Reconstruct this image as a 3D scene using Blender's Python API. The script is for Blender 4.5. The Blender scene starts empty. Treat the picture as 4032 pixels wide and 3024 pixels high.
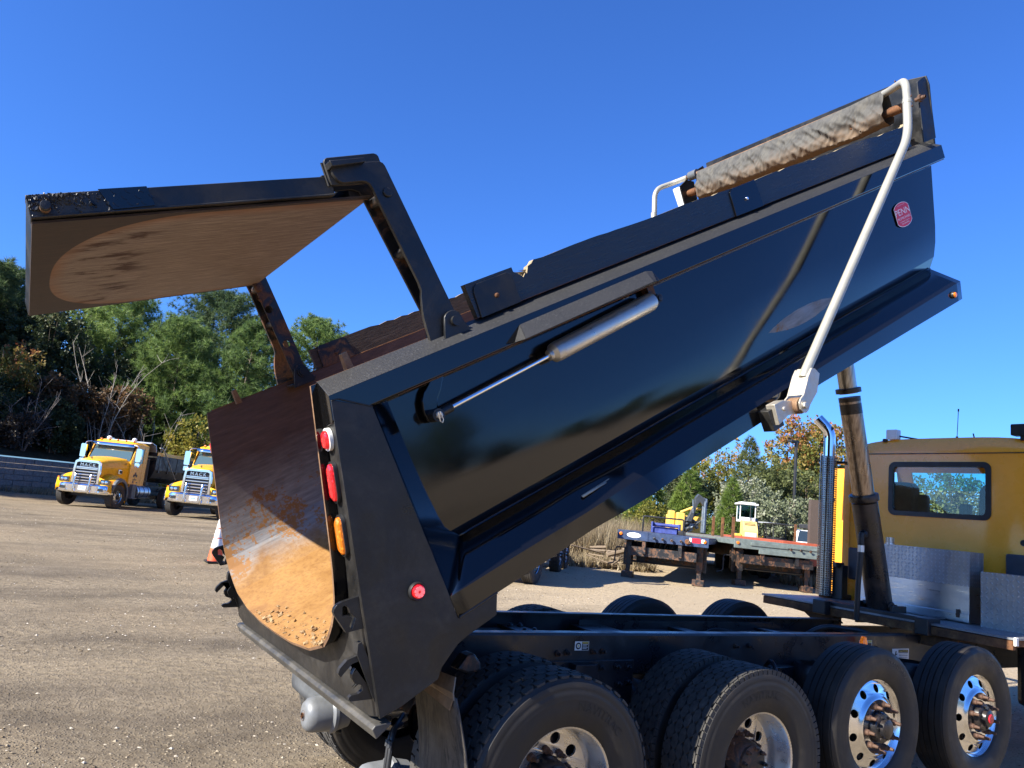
import bpy, bmesh, math, random
import numpy as np
from mathutils import Vector, Matrix, geometry, noise
R = math.radians
sc = bpy.context.scene
COL = sc.collection

# ------------------------------------------------------------------ camera
YAW, PIT, ROLL = 0.55306, 0.164707, 0.102571
CAM = Vector((-2.40847, -4.27141, 1.81173))
_f = Vector((math.sin(YAW)*math.cos(PIT), math.cos(YAW)*math.cos(PIT), math.sin(PIT)))
_r0 = Vector((math.cos(YAW), -math.sin(YAW), 0)); _u0 = _r0.cross(_f)
_r = math.cos(ROLL)*_r0 + math.sin(ROLL)*_u0; _u = -math.sin(ROLL)*_r0 + math.cos(ROLL)*_u0
cd = bpy.data.cameras.new('camera'); cam = bpy.data.objects.new('camera', cd); COL.objects.link(cam)
cam.matrix_world = Matrix(((_r.x, _u.x, -_f.x, CAM.x), (_r.y, _u.y, -_f.y, CAM.y), (_r.z, _u.z, -_f.z, CAM.z), (0, 0, 0, 1)))
cd.sensor_width = 36; cd.lens = 3000.5/4032*36; cd.clip_start = .05; cd.clip_end = 3000
sc.camera = cam
# ------------------------------------------------------------------ sky and sun
SUN = Vector((-1.476, -.035, .947)).normalized()
EL = math.asin(SUN.z); AZ = math.atan2(SUN.x, SUN.y)
w = bpy.data.worlds.new('World'); sc.world = w; w.use_nodes = True
nt = w.node_tree; bg = nt.nodes['Background']
sky = nt.nodes.new('ShaderNodeTexSky'); sky.sky_type = 'NISHITA'; sky.sun_disc = False
sky.sun_elevation = EL; sky.sun_rotation = AZ; sky.altitude = 200
sky.air_density = 1.0; sky.dust_density = .6; sky.ozone_density = 5.5
tint = nt.nodes.new('ShaderNodeMix'); tint.data_type = 'RGBA'; tint.blend_type = 'MULTIPLY'; tint.inputs[0].default_value = 1
tint.inputs[7].default_value = (.55, .95, 1.62, 1)      # clear dry autumn air: a deeper blue than the stock sky
nt.links.new(sky.outputs[0], tint.inputs[6]); nt.links.new(tint.outputs[2], bg.inputs[0]); bg.inputs[1].default_value = .060
sl = bpy.data.lights.new('sun', 'SUN'); sl.energy = 5.0; sl.angle = R(.5); sl.color = (1, .95, .85)
so = bpy.data.objects.new('sun', sl); COL.objects.link(so)
so.rotation_euler = SUN.to_track_quat('Z', 'Y').to_euler(); so.location = SUN*60
sc.view_settings.view_transform = 'Standard'; sc.view_settings.look = 'None'
sc.view_settings.exposure = 1.4; sc.view_settings.gamma = 1

# ------------------------------------------------------------------ materials
class NT:
    def __init__(s, name):
        s.m = bpy.data.materials.new(name); s.m.use_nodes = True
        s.t = s.m.node_tree; s.b = s.t.nodes['Principled BSDF']; s.out = s.t.nodes['Material Output']
    def n(s, typ, **k):
        q = s.t.nodes.new('ShaderNode'+typ)
        for a, b in k.items(): setattr(q, a, b)
        return q
    def l(s, a, b): s.t.links.new(a, b)
    def val(s, sock, v):
        if isinstance(v, (int, float)): sock.default_value = v
        elif isinstance(v, tuple): sock.default_value = v if len(v) == len(sock.default_value) else v+(1,)
        else: s.l(v, sock)
    def math(s, op, a, b=0., c=0.):
        q = s.n('Math', operation=op)
        for i, v in enumerate((a, b, c)): s.val(q.inputs[i], v)
        return q.outputs[0]
    def co(s, kind='Object', scale=(1, 1, 1), rot=(0, 0, 0)):
        t = s.n('TexCoord'); m = s.n('Mapping'); m.inputs['Scale'].default_value = scale; m.inputs['Rotation'].default_value = rot
        s.l(t.outputs[kind], m.inputs[0]); return m.outputs[0]
    def noise(s, co, scale=5., det=4., rough=.6, dist=0.):
        q = s.n('TexNoise'); s.l(co, q.inputs['Vector'])
        q.inputs['Scale'].default_value = scale; q.inputs['Detail'].default_value = det
        q.inputs['Roughness'].default_value = rough; q.inputs['Distortion'].default_value = dist
        return q.outputs['Fac']
    def ramp(s, f, stops, interp='LINEAR'):
        q = s.n('ValToRGB'); e = q.color_ramp; e.interpolation = interp
        while len(e.elements) < len(stops): e.elements.new(.5)
        for i, (p, c) in enumerate(stops):
            e.elements[i].position = p
            if isinstance(c, (int, float)): c = (c, c, c)
            e.elements[i].color = tuple(c)+(1,)
        s.l(f, q.inputs[0]); return q.outputs[0]
    def mix(s, f, a, b, mode='MIX'):
        q = s.n('Mix', data_type='RGBA', blend_type=mode)
        s.val(q.inputs[0], f)
        s.val(q.inputs[6], a); s.val(q.inputs[7], b); return q.outputs[2]
    def bump(s, h, strength=.3, dist=.01, nrm=None):
        q = s.n('Bump'); q.inputs['Strength'].default_value = strength; q.inputs['Distance'].default_value = dist
        s.l(h, q.inputs['Height'])
        if nrm is not None: s.l(nrm, q.inputs['Normal'])
        return q.outputs[0]
    def set(s, **k):
        mp = dict(col='Base Color', rough='Roughness', metal='Metallic', nrm='Normal', coat='Coat Weight', coatr='Coat Roughness',
                  spec='Specular IOR Level', em='Emission Color', ems='Emission Strength', trans='Transmission Weight', ior='IOR', alpha='Alpha', sub='Subsurface Weight')
        for a, b in k.items(): s.val(s.b.inputs[mp[a]], b)
        return s.m

def plain(name, col, rough=.5, metal=0., var=.25, scale=6., bump=0., **k):
    """a paint or metal with a little mottling in colour and gloss"""
    q = NT(name); co = q.co(); f = q.noise(co, scale, 5, .65)
    c2 = tuple(min(1, c*(1+var)) for c in col); c1 = tuple(c*(1-var) for c in col)
    col_ = q.ramp(f, [(.3, c1), (.7, c2)])
    r_ = q.ramp(q.noise(co, scale*2.3, 4), [(.3, max(.02, rough*.75)), (.7, min(1, rough*1.25))])
    a = dict(col=col_, rough=r_, metal=metal); a.update(k)
    if bump: a['nrm'] = q.bump(q.noise(co, scale*8, 5), bump, .004)
    return q.set(**a)

def m_black_gloss():
    q = NT('black_gloss_paint'); co = q.co()
    wav = q.noise(co, .9, 2, .5); fine = q.noise(co, 160, 2); dust = q.noise(co, 2.2, 6, .7); sp = q.noise(co, 55, 3)
    rr = q.ramp(dust, [(.35, .07), (.6, .12), (.8, .26)])
    c = q.mix(q.ramp(sp, [(.72, 0), (.82, .4)]), (.0035, .0036, .0042), (.03, .027, .024))
    nb = q.bump(wav, .16, .05); nb = q.bump(fine, .03, .001, nb)
    return q.set(col=c, rough=rr, nrm=nb, spec=.45, coat=.35, coatr=rr)
def m_black_dull(name='black_dusty_paint', base=(.0075, .0078, .0085), dust=(.075, .065, .052), th=.62, rough=.42):
    q = NT(name); co = q.co()
    d = q.noise(co, 3.5, 7, .72, .4); f = q.noise(co, 120, 3)
    c = q.mix(q.ramp(d, [(th-.1, 0), (th+.16, .55)]), base, dust)
    c = q.mix(q.ramp(f, [(.62, 0), (.8, .35)]), c, dust)
    cl = q.noise(co, 2.1, 6, .68, .8); fl = q.noise(co, 24, 5, .7)
    c = q.mix(q.math('MULTIPLY', q.ramp(cl, [(.48, 0), (.7, .95)]), q.ramp(fl, [(.3, .3), (.7, 1)])), c, tuple(v*.55 for v in dust))
    rr = q.math('MULTIPLY', q.ramp(d, [(.35, rough*.75), (.7, min(.9, rough*1.7))]), q.ramp(cl, [(.35, .62), (.7, 1.15)]))
    return q.set(col=c, rough=rr, nrm=q.bump(f, .12, .003))
def m_grit():
    q = NT('gritty_black_coating'); co = q.co()
    f = q.noise(co, 95, 4, .7); d = q.noise(co, 4, 5)
    c = q.ramp(f, [(.35, (.012, .012, .013)), (.6, (.021, .021, .022)), (.74, (.085, .083, .082))])
    c = q.mix(q.ramp(d, [(.4, 0), (.75, .35)]), c, (.035, .033, .031))
    return q.set(col=c, rough=.55, nrm=q.bump(f, .55, .006))
def m_tub_inside():
    q = NT('worn_rusty_steel'); co = q.co()
    tc = q.n('TexCoord'); sp = q.n('SeparateXYZ'); q.l(tc.outputs['Object'], sp.inputs[0])
    h = sp.outputs['Z']
    st = q.noise(q.co(scale=(1.2, 9, 9)), 5, 6, .65); bl = q.noise(co, 3.2, 6, .62); fi = q.noise(co, 42, 5, .7)
    hh = q.math('ADD', h, q.math('MULTIPLY', q.math('SUBTRACT', bl, .5), .42))
    # floor: ochre rust; haunch: scoured grey steel mottled with rust; walls: dark brown rust
    grey = q.ramp(st, [(.3, (.13, .125, .125)), (.65, (.25, .24, .235))])
    ochre = q.ramp(bl, [(.3, (.20, .095, .026)), (.55, (.29, .150, .042)), (.75, (.165, .07, .018))])
    ochre = q.mix(q.ramp(fi, [(.45, 0), (.7, .55)]), ochre, (.13, .05, .015))
    brown = q.ramp(st, [(.25, (.050, .026, .020)), (.6, (.095, .052, .038)), (.8, (.15, .09, .065))])
    g2 = q.mix(q.ramp(q.math('ADD', fi, q.math('MULTIPLY', q.math('SUBTRACT', bl, .5), 1.6)), [(.52, 0), (.62, 1)]), grey, (.25, .115, .032))
    c = q.mix(q.ramp(hh, [(.30, 0), (.42, 1)]), ochre, g2)
    c = q.mix(q.ramp(hh, [(.66, 0), (1.05, 1)]), c, brown)
    rr = q.ramp(bl, [(.3, .38), (.7, .75)])
    return q.set(col=c, rough=rr, metal=q.ramp(hh, [(.42, 0), (.55, .35), (.8, .35), (1.0, .05)]), nrm=q.bump(fi, .18, .006))
def m_gate_inside():
    q = NT('rusty_gate_face'); tc = q.n('TexCoord'); sp = q.n('SeparateXYZ'); q.l(tc.outputs['Object'], sp.inputs[0])
    a, y = sp.outputs['X'], sp.outputs['Y']
    co = q.co(); st = q.noise(q.co(scale=(1.6, 22, 8)), 3.2, 7, .72); bl = q.noise(co, 2.6, 6, .65); big = q.noise(q.co(scale=(1, 2.2, 1)), 3.2, 5, .6)
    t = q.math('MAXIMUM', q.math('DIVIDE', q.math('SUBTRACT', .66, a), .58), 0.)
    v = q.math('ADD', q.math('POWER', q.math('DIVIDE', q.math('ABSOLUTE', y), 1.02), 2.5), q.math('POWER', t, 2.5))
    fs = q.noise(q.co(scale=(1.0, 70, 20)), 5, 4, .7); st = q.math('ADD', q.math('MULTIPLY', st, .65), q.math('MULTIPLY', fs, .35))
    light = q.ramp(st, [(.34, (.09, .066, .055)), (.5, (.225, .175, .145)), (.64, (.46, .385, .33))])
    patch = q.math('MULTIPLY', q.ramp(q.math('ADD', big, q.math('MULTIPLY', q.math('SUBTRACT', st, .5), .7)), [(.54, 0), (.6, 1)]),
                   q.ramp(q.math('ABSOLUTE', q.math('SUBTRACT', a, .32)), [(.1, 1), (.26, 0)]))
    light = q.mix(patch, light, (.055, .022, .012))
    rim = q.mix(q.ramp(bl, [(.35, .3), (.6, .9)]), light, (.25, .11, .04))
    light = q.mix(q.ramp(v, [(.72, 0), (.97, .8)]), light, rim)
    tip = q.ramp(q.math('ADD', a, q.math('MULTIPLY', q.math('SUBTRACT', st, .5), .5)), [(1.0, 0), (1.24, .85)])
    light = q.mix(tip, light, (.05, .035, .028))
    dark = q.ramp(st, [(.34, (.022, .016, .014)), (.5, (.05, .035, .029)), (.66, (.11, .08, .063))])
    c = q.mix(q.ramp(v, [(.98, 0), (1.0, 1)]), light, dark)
    return q.set(col=c, rough=q.ramp(st, [(.3, .55), (.7, .8)]), metal=.1, spec=.22, nrm=q.bump(st, .2, .004))
def m_rust(name='brown_rust', a=(.055, .026, .016), b=(.17, .075, .032), c=(.30, .15, .06), rough=.8):
    q = NT(name); co = q.co(); f = q.noise(co, 9, 7, .7); g = q.noise(co, 60, 4)
    return q.set(col=q.mix(q.ramp(g, [(.5, 0), (.75, .6)]), q.ramp(f, [(.3, a), (.55, b), (.75, c)]), a), rough=rough, spec=.25, nrm=q.bump(g, .3, .004))
def m_rust_paint(name='rust_worn_black_paint'):
    q = NT(name); co = q.co(); f = q.noise(co, 6, 8, .72, .6); g = q.noise(co, 70, 4)
    r_ = q.ramp(g, [(.3, (.075, .034, .018)), (.7, (.17, .08, .038))])
    return q.set(col=q.mix(q.ramp(f, [(.5, 0), (.58, 1)]), (.012, .012, .013), r_), rough=q.ramp(f, [(.45, .35), (.6, .8)]), nrm=q.bump(f, .25, .004))
def m_wood(name, dark, mid, light, rough=.8):
    q = NT(name); co = q.co(scale=(1.3, 14, 10)); f = q.noise(co, 5, 7, .7, 1.2); g = q.noise(q.co(scale=(3, 60, 60)), 6, 4)
    return q.set(col=q.mix(q.ramp(g, [(.4, 0), (.8, .4)]), q.ramp(f, [(.3, dark), (.55, mid), (.75, light)]), dark), rough=rough, nrm=q.bump(f, .5, .008))
def m_black_wood():
    q = NT('black_painted_board'); f = q.noise(q.co(scale=(1.2, 12, 14)), 6, 7, .7, 1.0); g = q.noise(q.co(), 9, 5)
    c = q.mix(q.ramp(g, [(.68, 0), (.76, .5)]), (.010, .011, .013), (.09, .055, .035))
    return q.set(col=c, rough=q.ramp(f, [(.3, .22), (.7, .42)]), nrm=q.bump(f, .35, .01), spec=.6)
def m_tarp():
    q = NT('weathered_tarp'); co = q.co(); f = q.noise(q.co(scale=(2, 3, 2)), 5, 6, .7, .8); g = q.noise(co, 60, 4)
    sp = q.n('SeparateXYZ'); tc = q.n('TexCoord'); q.l(tc.outputs['Object'], sp.inputs[0])
    low = q.ramp(q.math('ADD', sp.outputs['Z'], q.math('MULTIPLY', q.math('SUBTRACT', f, .5), .35)), [(0, (.30, .20, .12)), (1, (.2, .2, .2))])
    base = q.ramp(f, [(.3, (.035, .035, .035)), (.5, (.065, .062, .056)), (.75, (.11, .10, .08))])
    tan = q.ramp(q.math('ADD', sp.outputs['Z'], q.math('MULTIPLY', q.math('SUBTRACT', f, .5), .3)), [(1.64, .85), (1.76, 0)]) if False else None
    z = q.math('MULTIPLY', q.math('SUBTRACT', sp.outputs['Z'], 1.60), 4.)
    k = q.ramp(q.math('ADD', z, q.math('MULTIPLY', q.math('SUBTRACT', f, .5), 1.2)), [(.1, .8), (.65, 0)])
    return q.set(col=q.mix(k, base, (.15, .095, .052)), rough=.85, nrm=q.bump(g, .15, .003))
def m_rubber(name='tyre_rubber', dust=.35):
    q = NT(name); co = q.co(); f = q.noise(co, 7, 5, .65); g = q.noise(co, 90, 3)
    c = q.ramp(f, [(.3, (.009, .0088, .0085)), (.55, (.019, .016, .013)), (.78, (.045, .035, .025))])
    return q.set(col=c, rough=q.ramp(f, [(.3, .42), (.7, .75)]), nrm=q.bump(g, .12, .002))
def m_tread():
    q = NT('worn_tread'); co = q.co(); f = q.noise(co, 16, 6, .7); g = q.noise(co, 120, 3)
    return q.set(col=q.ramp(f, [(.3, (.022, .021, .020)), (.6, (.055, .05, .043)), (.8, (.12, .105, .085))]), rough=.82, nrm=q.bump(g, .35, .004))
def m_plate(name, col, pitch=.036, metal=.9, rough=.36):
    """raised lozenge pattern, laid out on the sheet's own UVs (metres)"""
    q = NT(name); uv = q.n('UVMap'); sp = q.n('SeparateXYZ'); q.l(uv.outputs[0], sp.inputs[0])
    x = q.math('DIVIDE', sp.outputs[0], pitch); y = q.math('DIVIDE', sp.outputs[1], pitch)
    par = q.math('MODULO', q.math('ABSOLUTE', q.math('ADD', q.math('FLOOR', x), q.math('FLOOR', y))), 2.)
    sgn = q.math('SUBTRACT', q.math('MULTIPLY', par, 2.), 1.)
    fx = q.math('SUBTRACT', q.math('FRACT', x), .5); fy = q.math('MULTIPLY', q.math('SUBTRACT', q.math('FRACT', y), .5), sgn)
    p_ = q.math('MULTIPLY', q.math('ADD', fx, fy), .7071); o_ = q.math('MULTIPLY', q.math('SUBTRACT', fx, fy), .7071)
    d = q.math('ADD', q.math('DIVIDE', q.math('ABSOLUTE', p_), .52), q.math('DIVIDE', q.math('ABSOLUTE', o_), .17))
    h = q.ramp(d, [(.35, 1), (1.0, 0)])
    f = q.noise(q.co(), 4, 6, .7); s2 = q.noise(q.co(scale=(8, 8, 1)), 3, 5)
    c = q.mix(q.ramp(f, [(.4, 0), (.75, .6)]), col, tuple(v*.5 for v in col)); c = q.mix(h, q.mix(.32, c, (.05, .05, .055)), c)
    return q.set(col=c, metal=metal, rough=q.ramp(s2, [(.3, rough*.8), (.7, rough*1.5)]), nrm=q.bump(h, .9, .004))
def m_brushed(name, col, rough=.3, metal=1., sx=(1, 1, 14)):
    q = NT(name); f = q.noise(q.co(scale=sx), 6, 5, .7); g = q.noise(q.co(), 3, 5, .65)
    c = q.mix(q.ramp(g, [(.45, 0), (.75, .5)]), col, tuple(v*.6 for v in col))
    return q.set(col=c, metal=metal, rough=q.ramp(f, [(.3, rough*.7), (.7, rough*1.35)]), nrm=q.bump(f, .04, .002))
def m_hoist(name, a, b):
    q = NT(name); f = q.noise(q.co(scale=(26, 26, .7)), 2.2, 4, .6); g = q.noise(q.co(), 5, 6, .7)
    return q.set(col=q.ramp(f, [(.3, a), (.7, b)]), metal=.9, rough=q.ramp(g, [(.3, .22), (.7, .4)]))
def m_ground():
    q = NT('gravel_yard'); co = q.co()
    big = q.noise(co, .11, 5, .6, .5); mid = q.noise(co, .9, 6, .65); fin = q.noise(co, 14, 6, .75); tr = q.noise(q.co(scale=(.35, 1.6, 1), rot=(0, 0, R(-28))), .55, 5, .6, .4)
    v = q.n('TexVoronoi'); q.l(co, v.inputs['Vector']); v.inputs['Scale'].default_value = 34; v.feature = 'F1'
    v2 = q.n('TexVoronoi'); q.l(co, v2.inputs['Vector']); v2.inputs['Scale'].default_value = 11
    c = q.ramp(mid, [(.3, (.115, .090, .059)), (.55, (.185, .146, .097)), (.75, (.265, .212, .145))])
    c = q.mix(q.ramp(tr, [(.42, 0), (.62, .75)]), c, (.33, .26, .165))
    c = q.mix(q.ramp(big, [(.48, 0), (.62, .5)]), c, (.43, .325, .195))
    red = q.ramp(q.noise(co, .23, 4, .6), [(.66, 0), (.74, .5)])
    c = q.mix(red, c, (.23, .11, .06))
    stone = q.ramp(v.outputs['Distance'], [(.12, 1), (.34, 0)])
    pick = q.ramp(v.outputs['Color'], [(.55, 0), (.7, .8)])
    c = q.mix(q.math('MULTIPLY', stone, pick), c, (.50, .42, .30))
    c = q.mix(q.ramp(fin, [(.35, .55), (.6, 0)]), c, (.085, .06, .034))
    sp = q.n('SeparateXYZ'); tc = q.n('TexCoord'); q.l(tc.outputs['Object'], sp.inputs[0])   # the yard beyond the truck is paler, drier marl
    east = q.ramp(q.math('ADD', q.math('MULTIPLY', q.math('SUBTRACT', sp.outputs['X'], q.math('MULTIPLY', sp.outputs['Y'], .12)), .06), q.math('MULTIPLY', q.math('SUBTRACT', tr, .5), .8)), [(.05, 0), (.45, .75)])
    c = q.mix(east, c, q.mix(fin, (.36, .275, .17), (.56, .44, .29)))
    wv = q.n('TexWave', wave_type='BANDS', bands_direction='Y'); q.l(q.co(rot=(0, 0, R(24))), wv.inputs['Vector']); wv.inputs['Scale'].default_value = 1.7; wv.inputs['Distortion'].default_value = 16; wv.inputs['Detail'].default_value = 3; wv.inputs['Detail Scale'].default_value = .7
    rut = q.math('MULTIPLY', wv.outputs['Fac'], q.ramp(tr, [(.45, 0), (.6, 1)]))
    c = q.mix(q.math('MULTIPLY', rut, .10), c, (.10, .072, .042))
    h = q.math('ADD', q.math('ADD', q.math('MULTIPLY', stone, .6), q.math('MULTIPLY', rut, -.3)), q.math('ADD', fin, q.math('MULTIPLY', mid, 1.4)))
    return q.set(col=c, rough=.92, spec=.25, nrm=q.bump(h, 1., .03))
def m_leaf(name, cols, trans=.35, rough=.55):
    q = NT(name); a = q.n('Attribute', attribute_name='tint'); oi = q.n('ObjectInfo')
    f = q.math('ADD', q.math('MULTIPLY', a.outputs['Fac'], .85), q.math('MULTIPLY', q.math('SUBTRACT', oi.outputs['Random'], .5), .35))
    n_ = len(cols); c = q.ramp(f, [((i+.5)/n_, k) for i, k in enumerate(cols)])
    q.set(col=c, rough=rough, spec=.35)
    tr = q.n('BsdfTranslucent'); q.l(c, tr.inputs[0]); ms = q.n('MixShader'); ms.inputs[0].default_value = trans
    q.l(q.b.outputs[0], ms.inputs[1]); q.l(tr.outputs[0], ms.inputs[2]); q.l(ms.outputs[0], q.out.inputs[0])
    return q.m
def m_glass(name, col=(.02, .03, .035), rough=.04):
    return NT(name).set(col=col, rough=rough, spec=1., coat=1.)
def m_clear(name, tint, alpha):
    q = NT(name); g = q.n('BsdfGlossy'); g.inputs['Roughness'].default_value = .02; t = q.n('BsdfTransparent'); t.inputs[0].default_value = tint+(1,)
    fr = q.n('Fresnel'); fr.inputs[0].default_value = 1.5; ms = q.n('MixShader')
    q.l(fr.outputs[0], ms.inputs[0]); q.l(t.outputs[0], ms.inputs[1]); q.l(g.outputs[0], ms.inputs[2]); q.l(ms.outputs[0], q.out.inputs[0])
    return q.m
def m_lens(name, col, em):
    q = NT(name); v = q.n('TexVoronoi'); q.l(q.co(), v.inputs['Vector']); v.inputs['Scale'].default_value = 58
    h = q.ramp(v.outputs['Distance'], [(.1, 1), (.5, 0)])
    c = q.mix(h, tuple(x*.55 for x in col), col)
    return q.set(col=c, rough=.12, coat=1., em=c, ems=em, nrm=q.bump(h, .5, .004))
def m_block():
    q = NT('grey_wall_block'); uv = q.n('UVMap'); b = q.n('TexBrick'); q.l(uv.outputs[0], b.inputs['Vector'])
    b.inputs['Color1'].default_value = (.15, .16, .17, 1); b.inputs['Color2'].default_value = (.25, .255, .26, 1); b.inputs['Mortar'].default_value = (.035, .035, .035, 1)
    b.inputs['Scale'].default_value = 1; b.inputs['Brick Width'].default_value = 1.15; b.inputs['Row Height'].default_value = .3; b.inputs['Mortar Size'].default_value = .018
    f = q.noise(q.co(), 6, 6, .7)
    c = q.mix(q.ramp(f, [(.4, 0), (.8, .6)]), b.outputs[0], (.11, .10, .085))
    h = q.math('SUBTRACT', q.math('MULTIPLY', f, .6), b.outputs['Fac'])
    return q.set(col=c, rough=.9, nrm=q.bump(h, .9, .05))

MAT = {}
def M(k): return MAT[k]
MAT.update(gloss=m_black_gloss(), dull=m_black_dull(), frame=m_black_dull('frame_black', (.014, .015, .018), (.07, .06, .05), .66, .38), grit=m_grit(), tub=m_tub_inside(),
    gate=m_gate_inside(), rust=m_rust(), rustlight=m_rust('light_rust', (.10, .055, .03), (.22, .125, .07), (.33, .22, .13)), rustpaint=m_rust_paint(),
    wood=m_wood('weathered_brown_wood', (.028, .018, .012), (.075, .05, .034), (.13, .09, .06)), woodtop=m_wood('bleached_wood', (.14, .10, .055), (.33, .26, .15), (.45, .37, .23)),
    bwood=m_black_wood(), tarp=m_tarp(), rubber=m_rubber(), tread=m_tread(),
    plate=m_plate('diamond_plate_aluminium', (.66, .67, .68)), deck=m_plate('deck_plate', (.42, .43, .44), .03, .75, .45), bplate=m_plate('black_tread_plate', (.02, .02, .022), .045, .1, .3),
    alu=m_brushed('aluminium', (.70, .71, .72), .34), alup=m_brushed('polished_aluminium', (.86, .86, .86), .17, 1., (3, 3, 3)), galv=m_brushed('bare_aluminium_pole', (.40, .38, .31), .45, .35, (4, 4, 4)),
    castalu=m_brushed('cast_bracket', (.55, .50, .42), .48, .7, (5, 5, 5)), chrome=NT('chrome').set(col=(.9, .9, .92), metal=1., rough=.05),
    cyl=m_brushed('satin_cylinder', (.62, .58, .50), .36, .8, (3, 3, 3)), rod=NT('chrome_rod').set(col=(.85, .87, .9), metal=1., rough=.08),
    hoista=m_hoist('hoist_bronze_stage', (.16, .115, .08), (.50, .40, .31)), hoistb=m_black_dull('hoist_black_paint', (.012, .012, .013), (.16, .10, .07), .6, .3),
    steelrim=m_brushed('dusty_alloy', (.74, .71, .65), .30, .85, (3, 3, 3)), nut=m_rust('rusty_nut', (.05, .028, .018), (.10, .055, .035), (.16, .09, .06), .6),
    yellow=plain('yellow_paint', (.96, .385, .028), .28, 0, .06, 3, coat=.6, coatr=.08), ground=m_ground(),
    redlens=m_lens('red_lens', (.85, .015, .02), .35), amberlens=m_lens('amber_lens', (.9, .22, .008), .25), white=plain('white_plastic', (.75, .75, .74), .4, 0, .06),
    blackp=plain('black_plastic', (.015, .015, .016), .45), greyp=plain('grey_plastic', (.10, .11, .12), .5), glass=m_glass('dark_glass'),
    seat=plain('seat_cloth', (.035, .04, .045), .8), inner=plain('cab_lining', (.05, .055, .055), .7), red=plain('red_enamel', (.55, .02, .035), .3, 0, .05), block=m_block(),
    cream=plain('white_sticker', (.75, .74, .68), .4, 0, .03), ylab=plain('yellow_label', (.75, .55, .10), .4, 0, .03), ink=plain('black_ink', (.012, .012, .014), .5, 0, .02), orange=plain('orange_label', (.8, .25, .03), .4, 0, .03))

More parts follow.
